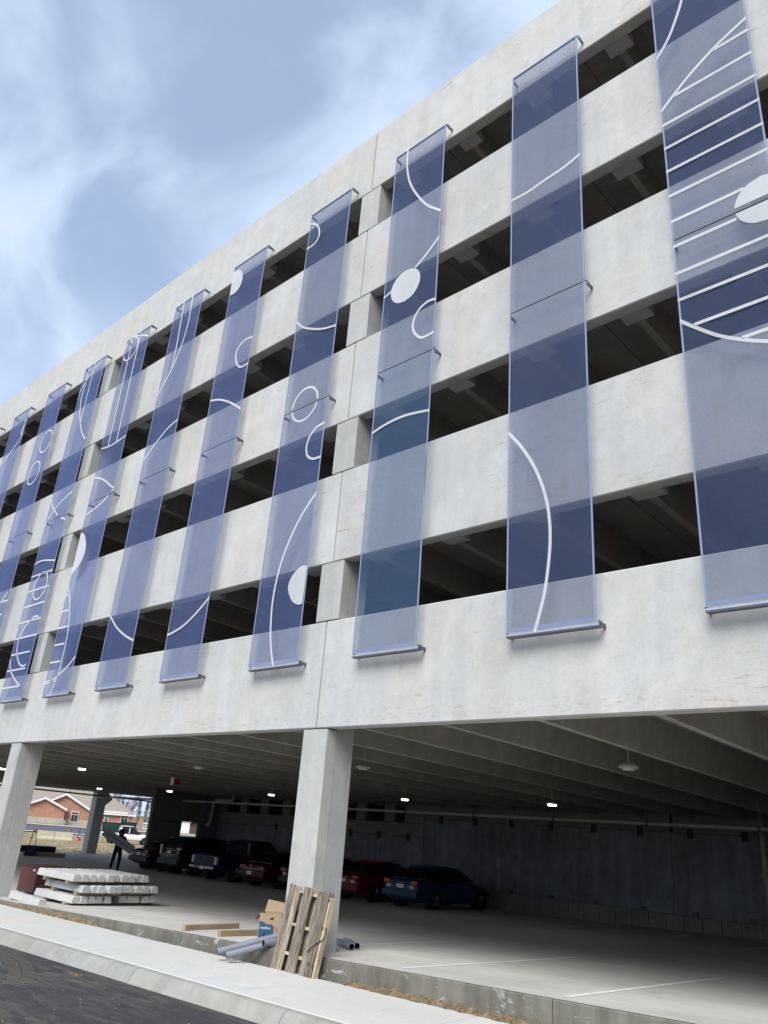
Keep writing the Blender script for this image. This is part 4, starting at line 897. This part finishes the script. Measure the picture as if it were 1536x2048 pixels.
# ------------------------------------------------------------------ person carrying a panel
def person():
    x, y = -24.6, 10.75
    H = [  # name, parent, position, radius
     ('pelvis',None,(0,0,0.95),0.175),('waist','pelvis',(0,0.0,1.12),0.175),('chest','waist',(0.01,0.0,1.33),0.195),('neck','chest',(0.02,0.0,1.52),0.062),('skull','neck',(0.03,-0.01,1.62),0.095),('crown','skull',(0.035,0.0,1.72),0.085),
     ('hipl','pelvis',(-0.10,0,0.90),0.112),('kneel','hipl',(-0.15,-0.05,0.50),0.082),('anklel','kneel',(-0.20,0.06,0.09),0.058),('toel','anklel',(-0.21,-0.12,0.045),0.040),
     ('hipr','pelvis',(0.10,0,0.90),0.112),('kneer','hipr',(0.14,-0.08,0.51),0.082),('ankler','kneer',(0.12,0.02,0.10),0.058),('toer','ankler',(0.12,-0.17,0.05),0.040),
     ('shl','chest',(-0.19,0.0,1.43),0.085),('ell','shl',(-0.36,-0.10,1.19),0.064),('wrl','ell',(-0.30,-0.30,1.21),0.034),('pal','wrl',(-0.27,-0.34,1.25),0.036),
     ('shr','chest',(0.22,0.0,1.41),0.085),('elr','shr',(0.36,-0.06,1.14),0.064),('wrr','elr',(0.42,-0.27,1.00),0.034),('par','wrr',(0.43,-0.31,0.99),0.036)]
    for s, b, px, pz in (('l','pal',-0.27,1.25),('r','par',0.43,0.99)):
        for k in range(4):
            o = -0.03+0.02*k
            H.append(('f%s%d'%(s,k), b, (px+o,-0.385,pz+0.02+0.003*k), 0.010)); H.append(('g%s%d'%(s,k), 'f%s%d'%(s,k), (px+o,-0.372,pz+0.065+0.008*(k%3)), 0.009))
        H.append(('t%s'%s, b, (px+0.05,-0.33,pz+0.03), 0.011)); H.append(('u%s'%s, 't%s'%s, (px+0.06,-0.30,pz+0.07), 0.010))
    idx = {n: i for i, (n, _, _, _) in enumerate(H)}
    me = bpy.data.meshes.new('body')
    me.from_pydata([p for _, _, p, _ in H], [(idx[q], i) for i, (_, q, _, _) in enumerate(H) if q], [])
    o = bpy.data.objects.new('tmp_body', me); COL.objects.link(o)
    sk = o.modifiers.new('skin', 'SKIN'); sv = me.skin_vertices[0].data
    for i, (n, q, p, r) in enumerate(H): sv[i].radius = (r, r*0.82 if n in ('pelvis','waist','chest') else r); sv[i].use_root = (n == 'pelvis')
    ss = o.modifiers.new('sub', 'SUBSURF'); ss.levels = 2; ss.render_levels = 2
    bpy.context.view_layer.update()
    ev = o.evaluated_get(bpy.context.evaluated_depsgraph_get()); bm = bpy.data.meshes.new_from_object(ev)
    bpy.data.objects.remove(o)
    bm.materials.clear()
    for n in ('cloth_black', 'cloth_dark', 'skin', 'rubber'): bm.materials.append(MAT[n])
    for p in bm.polygons:
        c = p.center; p.use_smooth = True
        p.material_index = 2 if (c.z > 1.53 and c.y < -0.03 and c.z < 1.70) or c.y < -0.305 else (3 if c.z < 0.10 else (1 if c.z < 0.98 else 0))
    T = thing('person', 'person in black hooded top and dark trousers carrying a long grey panel', 'person', (x, y, fz(x, y)), rotz=rad(61))
    b = bpy.data.objects.new('body', bm); COL.objects.link(b); b.parent = T
    # hood and face features
    m = MB(); rg = []
    for a, r, dy in ((1.50,0.10,0.03),(1.58,0.135,0.035),(1.68,0.135,0.03),(1.77,0.095,0.03),(1.81,0.03,0.03)):
        rg.append([(0.03+r*math.cos(t), dy+r*math.sin(t)*0.95, a) for t in [math.radians(-50+280*k/14) for k in range(15)]])
    m.loft(rg, cap=False, closed=False).obj('hood', 'cloth_black', T, True, True)
    MB().hexa([(0.02,-0.125,1.60),(0.045,-0.125,1.60),(0.04,-0.10,1.60),(0.025,-0.10,1.60),(0.027,-0.105,1.645),(0.038,-0.105,1.645),(0.037,-0.095,1.645),(0.028,-0.095,1.645)]).obj('nose', 'skin', T, local=True)
    for s in (-1, 1): MB().disc((0.032+s*0.034,-0.10,1.648), (0,1,0), 0.011, 8, 0.01).obj('eye', 'black', T, local=True)
    MB().box(0.008,0.056,-0.107,-0.095,1.562,1.570).obj('mouth', 'red_print', T, local=True)
    P = thing('grey_panel', 'long grey grooved panel held across the chest of the person', 'panel', T.matrix_basis @ Vector((-0.06,-0.345,1.30)), rotz=0)
    P.rotation_euler = (0, 0, rad(61))
    q = Matrix.Rotation(rad(27), 4, 'Y')
    for z0, z1, nm in ((-0.19,-0.012,'lower_strip'),(0.012,0.19,'upper_strip')):
        mm = MB().cbox(-0.80, 0.80, -0.055, 0.02, z0, z1, 0.012); mm.v = [tuple(q @ Vector(v)) for v in mm.v]; mm.obj(nm, 'grey_panel', P, local=True)
    mm = MB().box(-0.79, 0.79, -0.03, 0.02, -0.012, 0.012); mm.v = [tuple(q @ Vector(v)) for v in mm.v]; mm.obj('groove', 'black', P, local=True)
person()

# ------------------------------------------------------------------ outside beyond the far end
def strip(name, d0, d1, s0, s1, mat, dz=0.03, curve=0.0):
    m = MB(); ns, nd = 40, 8; vs = []
    for j in range(nd+1):
        for i in range(ns+1):
            s = s0+(s1-s0)*i/ns; d = d0+(d1-d0)*j/nd+curve*s
            x, y = W(d, s); vs.append((x, y, gz(x, y)+dz))
    m.add(vs, [(j*(ns+1)+i, j*(ns+1)+i+1, (j+1)*(ns+1)+i+1, (j+1)*(ns+1)+i) for j in range(nd) for i in range(ns)])
    return tag(m.obj(name, mat, smooth=True), kind='structure')
strip('far_road', 113, 129, -60, 60, 'far_asphalt', 0.05); strip('far_pavement', 129.2, 131, -60, 60, 'sidewalk', 0.14); strip('near_pavement', 111, 112.8, -60, 60, 'sidewalk', 0.12)
def place(T, d, s, dz=0.0):
    x, y = W(d, s); T.location = (x, y, gz(x, y)+dz); T.rotation_euler = (0, 0, math.atan2(RD[1], RD[0]))
# houses in local frame: x to the right, y away from the viewer, z up
def window(P, x, z, w, h, y, arch=True):
    f = MB().box(x-w/2-0.09, x+w/2+0.09, y-0.06, y+0.02, z-0.1, z+h+0.1).obj('window', 'white_trim', P, local=True)
    for k in (-1, 1): MB().box(x+(0.02 if k > 0 else -w/2), x+(w/2 if k > 0 else -0.02), y-0.075, y-0.062, z, z+h*0.72).obj('pane', 'glass_far', f, local=True)
    for k in (-1, 1): MB().box(x+(0.02 if k > 0 else -w/2), x+(w/2 if k > 0 else -0.02), y-0.075, y-0.062, z+h*0.78, z+h).obj('pane', 'glass_far', f, local=True)
def gable(P, x0, x1, y0, y1, zb, ze, zp, mat='brick'):
    xm = (x0+x1)/2
    MB().add([(x0,y0,zb),(x1,y0,zb),(x1,y0,ze),(xm,y0,zp),(x0,y0,ze),(x0,y1,zb),(x1,y1,zb),(x1,y1,ze),(xm,y1,zp),(x0,y1,ze)],
             [(0,1,2,3,4),(9,8,7,6,5),(0,4,9,5),(1,6,7,2)]).obj('gable_wall', mat, P, local=True)
    k = 0.32; t = 0.14; sl = (zp-ze)/(xm-x0)
    for sgn in (-1, 1):
        xe = xm+sgn*(xm-x0+k); z_e = zp-sl*(xm-x0+k)
        a = [(xm,y0-0.4,zp+0.02),(xe,y0-0.4,z_e+0.02),(xe,y1,z_e+0.02),(xm,y1,zp+0.02)]
        r = MB().hexa(a+[(p[0],p[1],p[2]+t) for p in a]).obj('roof_slope', 'shingle', P, local=True)
        MB().hexa([(xm,y0-0.46,zp-0.14),(xe,y0-0.46,z_e-0.14),(xe,y0-0.405,z_e-0.14),(xm,y0-0.405,zp-0.14),(xm,y0-0.46,zp+0.17),(xe,y0-0.46,z_e+0.17),(xe,y0-0.405,z_e+0.17),(xm,y0-0.405,zp+0.17)]).obj('barge_board', 'white_trim', r, local=True)
def hip(P, x0, x1, y0, y1, ze, zr, inset):
    k = 0.4
    a = [(x0-k,y0-k,ze),(x1+k,y0-k,ze),(x1+k,y1+k,ze),(x0-k,y1+k,ze),(x0+inset,(y0+y1)/2,zr),(x1-inset,(y0+y1)/2,zr)]
    MB().add(a, [(0,1,5,4),(1,2,5),(2,3,4,5),(3,0,4),(0,3,2,1)]).obj('roof', 'shingle', P, local=True)
    MB().box(x0-k,x1+k,y0-k-0.06,y0-k-0.01,ze-0.18,ze+0.06).obj('fascia', 'white_trim', P, local=True)
H1 = thing('brick_house', 'red brick house with two nested white trimmed gables', 'house')
place(H1, 137, -6.0)
MB().box(-14,2.9,1.2,10,0,2.35).obj('wall', 'brick', H1, local=True); hip(H1, -14, 9.5, 1.2, 12, 2.40, 6.6, 4.5)
gable(H1, -3.6, 4.2, 0.2, 6.0, 0, 2.35, 4.35); gable(H1, -5.6, 0.6, -0.9, 3.0, 0, 2.2, 3.55)
MB().box(-5.65,0.65,-0.97,-0.905,0,0.85).obj('stone_base', 'stone_band', H1, local=True); MB().box(0.66,4.25,0.13,0.195,0,0.85).obj('stone_base', 'stone_band', H1, local=True)
window(H1, 2.1, 0.55, 0.95, 1.35, 0.12); window(H1, 4.6, 0.2, 0.5, 1.7, 1.15)
MB().box(-6.6,-5.75,1.1,1.19,0,2.0).obj('door', 'door_brown', H1, local=True)
MB().box(-6.95,-6.75,-0.9,-0.7,0,2.2).obj('porch_post', 'white_trim', H1, local=True); MB().box(-9,-5.7,-1.0,1.1,2.2,2.38).obj('porch_roof', 'shingle', H1, local=True)
MB().box(-9,-7.0,-0.85,-0.78,0.35,0.95).obj('porch_rail', 'white_trim', H1, local=True); window(H1, -8.3, 0.5, 0.8, 1.2, 1.15)
MB().box(0.2,1.0,-1.6,-0.98,0,0.62).obj('air_conditioner', 'lamp_body', H1, local=True)
H2 = thing('brick_house', 'red brick house with plain hipped roof beside the evergreens', 'house')
place(H2, 138, 1.5)
MB().box(-2.6,3.3,0,8,0,2.05).obj('wall', 'brick', H2, local=True); hip(H2, -3.2, 3.3, 0, 8, 2.08, 3.9, 2.2); MB().box(-2.65,3.35,-0.06,-0.004,0,0.55).obj('stone_base', 'stone_band', H2, local=True)
window(H2, 2.0, 0.55, 1.0, 1.35, -0.02); window(H2, -0.7, 0.3, 0.45, 1.5, -0.02)
# bins
for s, d, w, h, lab in ((1.5,110,2.3,1.15,'long dark green dumpster in front of the hipped house'),(3.5,111.5,1.7,1.3,'shorter dark green dumpster beside the long one')):
    T = thing('dumpster', lab, 'dumpster'); place(T, d, s, 0.1)
    MB().hexa([(-w/2,-0.6,0.45),(w/2,-0.6,0.45),(w/2,0.6,0.45),(-w/2,0.6,0.45),(-w/2-0.1,-0.75,0.45+h),(w/2+0.1,-0.75,0.45+h),(w/2+0.1,0.7,0.45+h),(-w/2-0.1,0.7,0.45+h)]).obj('bin_body', 'green_bin', T, local=True)
    MB().cbox(-w/2-0.12,w/2+0.12,-0.78,0.75,0.46+h,0.55+h,0.02).obj('bin_lid', 'black', T, local=True)
    for k in range(4): MB().box(-w/2+0.15+k*(w-0.3)/3-0.03,-w/2+0.15+k*(w-0.3)/3+0.03,-0.80,-0.755,0.7,0.4+h).obj('rib', 'green_bin', T, local=True)
    for k in (-1, 1): MB().box(k*w*0.38-0.1,k*w*0.38+0.1,-0.5,0.5,0.0,0.45).obj('skid', 'black', T, local=True)
# jersey barriers
for i, (s, lab) in enumerate(((-5.05,'tan concrete barrier section on the dirt, its end beside the post'),(-3.3,'tan concrete barrier section butted against the other one'))):
    T = MB(); rg = []
    for x in (-0.85, 0.85): rg.append([(x,-0.3,0),(x,-0.3,0.08),(x,-0.16,0.28),(x,-0.09,0.80),(x,0.09,0.80),(x,0.16,0.28),(x,0.3,0.08),(x,0.3,0)])
    o = T.loft(rg).obj('concrete_barrier', 'barrier_concrete'); place(o, 93, s); tag(o, lab, 'barrier', 'concrete barriers on the dirt')
# posts, drums and cones
for d, s, h, mat, lab in ((93.5,-6.35,0.75,'orange_plastic','short orange post beside the end of the barriers'),(103,-3.4,1.0,'orange_plastic','thin orange post standing beyond the barriers'),(103.5,-3.0,1.0,'red_plastic','thin red post standing beyond the barriers'),(104,-2.1,1.0,'green_bin','thin green post standing beyond the barriers'),(102,-1.3,1.1,'orange_plastic','thin orange post with white foot beyond the barriers')):
    T = thing('marker_post', lab, 'post', group='marker posts beyond the barriers'); place(T, d, s)
    MB().tube([(0,0,0),(0.03,0,h)], [0.055,0.045], 10).obj('post_tube', mat, T, local=True); MB().disc((0,0,0.03), (0,0,1), 0.18, 14, 0.06).obj('post_base', 'rubber', T, local=True)
for d, s, lab in ((94.5,-1.75,'red traffic cone by the near road edge'),(95.5,2.0,'red traffic cone beside a pile next to the white truck'),(96,2.35,'second red traffic cone beside the pile next to the white truck')):
    T = thing('traffic_cone', lab, 'cone', group='traffic cones outside'); place(T, d, s)
    MB().tube([(0,0,0.04),(0,0,0.72)], [0.15,0.03], 16).obj('cone_body', 'red_plastic', T, local=True); MB().cbox(-0.2,0.2,-0.2,0.2,0,0.04,0.01).obj('cone_base', 'red_plastic', T, local=True)
    MB().tube([(0,0,0.40),(0,0,0.52)], [0.093,0.072], 16).obj('cone_band', 'plate', T, local=True)
T = thing('sign_monument', 'brick pillared white board sign on the far verge', 'sign'); place(T, 131, 6.6, 0.2)
for s in (-0.75, 0.75): MB().cbox(s-0.2,s+0.2,-0.2,0.2,0,1.35,0.02).obj('pillar', 'brick', T, local=True)
MB().cbox(-0.54,0.54,-0.05,0.05,0.25,1.15,0.01).obj('board', 'plate', T, local=True)
for k in range(3): MB().box(-0.4,0.4,-0.056,-0.052,0.45+0.2*k,0.55+0.2*k).obj('text_band', 'glass_far', T, local=True)
T = thing('garden_shed', 'small pale shed seen through the partition doorway', 'shed'); place(T, 140, 13.8)
MB().box(-1.8,0.2,0,2.5,0,1.8).obj('wall', 'white_trim', T, local=True); gable(T, 0.25, 3.2, 0, 4, 0, 1.8, 2.8, 'door_brown')
# trees
def bare_tree(d, s, h, lab, seed):
    r = random.Random(seed); T = thing('bare_tree', lab, 'tree', group='bare trees behind the houses'); place(T, d, s)
    MB().tube([(0,0,-0.2),(0.1,0,h*0.25),(0.05,0.1,h*0.55),(0.15,0,h*0.8)], [h*0.025,h*0.02,h*0.013,h*0.005], 8).obj('trunk', 'trunk', T, local=True)
    m = MB()
    def br(p, dr, L, rr, k):
        q = p+dr*L; mid = p+dr*L*0.5+Vector((r.uniform(-1,1),r.uniform(-1,1),r.uniform(-0.3,1)))*L*0.06
        m.tube([p, mid, q], [rr, rr*0.8, rr*0.5], 4, False)
        if k:
            for _ in range(4):
                nd = (dr+Vector((r.uniform(-0.8,0.8),r.uniform(-0.8,0.8),r.uniform(-0.1,0.7)))).normalized()
                br(p+dr*L*r.uniform(0.35,1.0), nd, L*r.uniform(0.45,0.7), rr*0.55, k-1)
    for k in range(7):
        a = r.uniform(0, 6.28); z = h*r.uniform(0.25,0.7)
        br(Vector((0.08,0,z)), Vector((math.cos(a)*0.7, math.sin(a)*0.7, r.uniform(0.6,1.1))).normalized(), h*r.uniform(0.22,0.36), h*0.009, 3)
    m.obj('crown', 'twig', T, local=True)
def conifer(d, s, h, lab, seed):
    r = random.Random(seed); T = thing('conifer_tree', lab, 'tree', group='evergreens behind the houses'); place(T, d, s)
    MB().tube([(0,0,-0.2),(0,0,h*0.95)], [h*0.025, 0.01], 8).obj('trunk', 'trunk', T, local=True)
    m = MB(); n = 1500
    for i in range(n):
        t = r.random()**0.8; z = h*(0.10+0.90*t); R = h*0.22*(1-t)**0.85*r.uniform(0.35,1.12)*(0.75+0.25*math.sin(t*26+seed)); a = r.uniform(0, 6.283)
        p = Vector((R*math.cos(a), R*math.sin(a), z-R*0.25)); L = h*0.035*r.uniform(0.6,1.3); o = Vector((math.cos(a), math.sin(a), -0.25))*L; u = Vector((-math.sin(a), math.cos(a), r.uniform(-0.3,0.3)))*L*0.55
        m.add([p-u, p+u*0.9+o*0.2, p+o*1.2, p-u*0.3+o*0.5], [(0,1,2),(0,2,3)])
    m.obj('crown', 'needle', T, local=True)
conifer(178, 7.1, 4.9, 'dark spired evergreen tree right behind the hipped house', 1); conifer(180, 8.7, 4.7, 'dark evergreen tree farther from the hipped house', 2); conifer(190, 3.9, 4.4, 'rounder dark evergreen half behind the house roof', 3)
LB = ['tall bare tree over the hipped roof','slender bare tree over the hipped roof ridge','bare tree between roof and evergreens','bare tree with wide crown behind the evergreens','low bare tree beside the spired evergreen','bare tree at the end of the row near the partition','bare tree seen beside the sign monument','bare tree far behind the sign monument']
for i, (d, s, h) in enumerate(((185,1.2,6.0),(190,2.6,6.4),(182,4.3,5.4),(196,6.0,6.2),(176,5.6,4.4),(188,9.8,5.8),(184,10.8,5.0),(200,12.4,6.0))): bare_tree(d, s, h, LB[i], 20+i)

# ------------------------------------------------------------------ small litter
def chips(name, lab, cat, n, area, zf, mat, smin, smax, seed):
    r = random.Random(seed); m = MB()
    for _ in range(n):
        x, y = r.uniform(area[0], area[1]), r.uniform(area[2], area[3]); s = smin+(smax-smin)*r.random()**2.5; z = zf(x, y)
        p = [(x+s*math.cos(a)*r.uniform(0.7,1.1), y+s*math.sin(a)*r.uniform(0.7,1.1)) for a in (0.3,1.7,3.1,4.6)]
        m.add([(q[0],q[1],z-0.001) for q in p]+[(x+r.uniform(-s,s)*0.3, y+r.uniform(-s,s)*0.3, z+s*r.uniform(0.4,0.9))], [(0,1,4),(1,2,4),(2,3,4),(3,0,4)])
    return tag(m.obj(name, mat), lab, cat, kind='stuff')
chips('gravel', 'scattered pale stone chips on the asphalt along the kerb', 'gravel', 420, (-9, 6, -5.2, -2.3), rdz, 'stone_chip', 0.003, 0.015, 5)
chips('gravel', 'small stones lying on the soil beside the foundation wall', 'gravel', 500, (-12, 8, -0.2, -0.05), soilz, 'stone_chip', 0.005, 0.022, 6)
r_ = random.Random(77); m = MB()
for _ in range(1500):
    d = 55+48*r_.random(); sx = r_.uniform(-9, 9)*d/95; x, y = W(d, sx); z = gz(x, y); sz = 0.03+0.16*r_.random()**3
    if x > -38.4: continue
    p = [(x+sz*math.cos(a)*r_.uniform(0.6,1.3), y+sz*math.sin(a)*r_.uniform(0.6,1.3), z-0.02) for a in (0.3,1.7,3.1,4.6)]
    m.add(p+[(x, y, z+sz*r_.uniform(0.3,0.8))], [(0,1,4),(1,2,4),(2,3,4),(3,0,4)])
tag(m.obj('dirt_clods', 'soil'), 'clods of earth scattered over the far building site', 'earth', kind='stuff')
chips('leaf_litter', 'dry brown leaf scraps in the soil strip by the wall', 'leaf litter', 420, (1.0, 8, -0.2, -0.04), soilz, 'leaf_litter', 0.008, 0.03, 8)
chips('leaf_litter', 'small clump of brown leaves on the asphalt by the kerb', 'leaf litter', 40, (-2.35, -2.0, -2.62, -2.5), rdz, 'leaf_litter', 0.01, 0.03, 9)
def weeds(lab, x0, x1, n, hmax, seed):
    r = random.Random(seed); m = MB()
    for _ in range(n):
        x = r.uniform(x0, x1); y = r.uniform(-0.18, -0.08); z = soilz(x, y); h = hmax*r.uniform(0.3, 1.0); a = r.uniform(-0.35, 0.35); b = r.uniform(-0.3, 0.1)
        p0, p1, p2 = Vector((x,y,z)), Vector((x+a*h*0.5,y+b*h*0.5,z+h*0.55)), Vector((x+a*h,y+b*h,z+h))
        m.tube([p0,p1,p2], [0.003,0.0025,0.0012], 4, False)
        for _ in range(4):
            q = p0.lerp(p2, r.uniform(0.35,0.95)); m.tube([q, q+Vector((r.uniform(-0.1,0.1),r.uniform(-0.06,0.06),r.uniform(0.02,0.1)))], [0.002,0.001], 4, False)
    return tag(m.obj('dry_weeds', 'straw'), lab, 'weeds', kind='stuff')
weeds('thin dry weed stalks standing against the foundation wall', 1.5, 2.6, 9, 0.42, 3)
weeds('sparse dry grass blades along the soil strip', 3.2, 8.0, 30, 0.12, 4)
# dusty tyre tread print on the asphalt
m = MB(); P0, P1, P2 = Vector((-5.1,-2.58)), Vector((-3.2,-2.75)), Vector((-1.6,-3.75))
for k in range(30):
    t = k/29; p = P0*(1-t)**2+P1*2*t*(1-t)+P2*t*t; d = ((P1-P0)*(1-t)+(P2-P1)*t).normalized(); n = Vector((-d.y, d.x))
    for sg in (-1, 1):
        a = p+n*0.02*sg; e = p+n*0.19*sg-d*0.07; h = d*0.022
        m.add([(q.x, q.y, rdz(q.x, q.y)+0.004) for q in (a-h, e-h, e+h, a+h)], [(0,1,2,3) if sg < 0 else (3,2,1,0)])
tag(m.obj('tread_print', 'dust'), 'dusty tan tyre tread print curving over the asphalt', 'tyre print', kind='stuff')
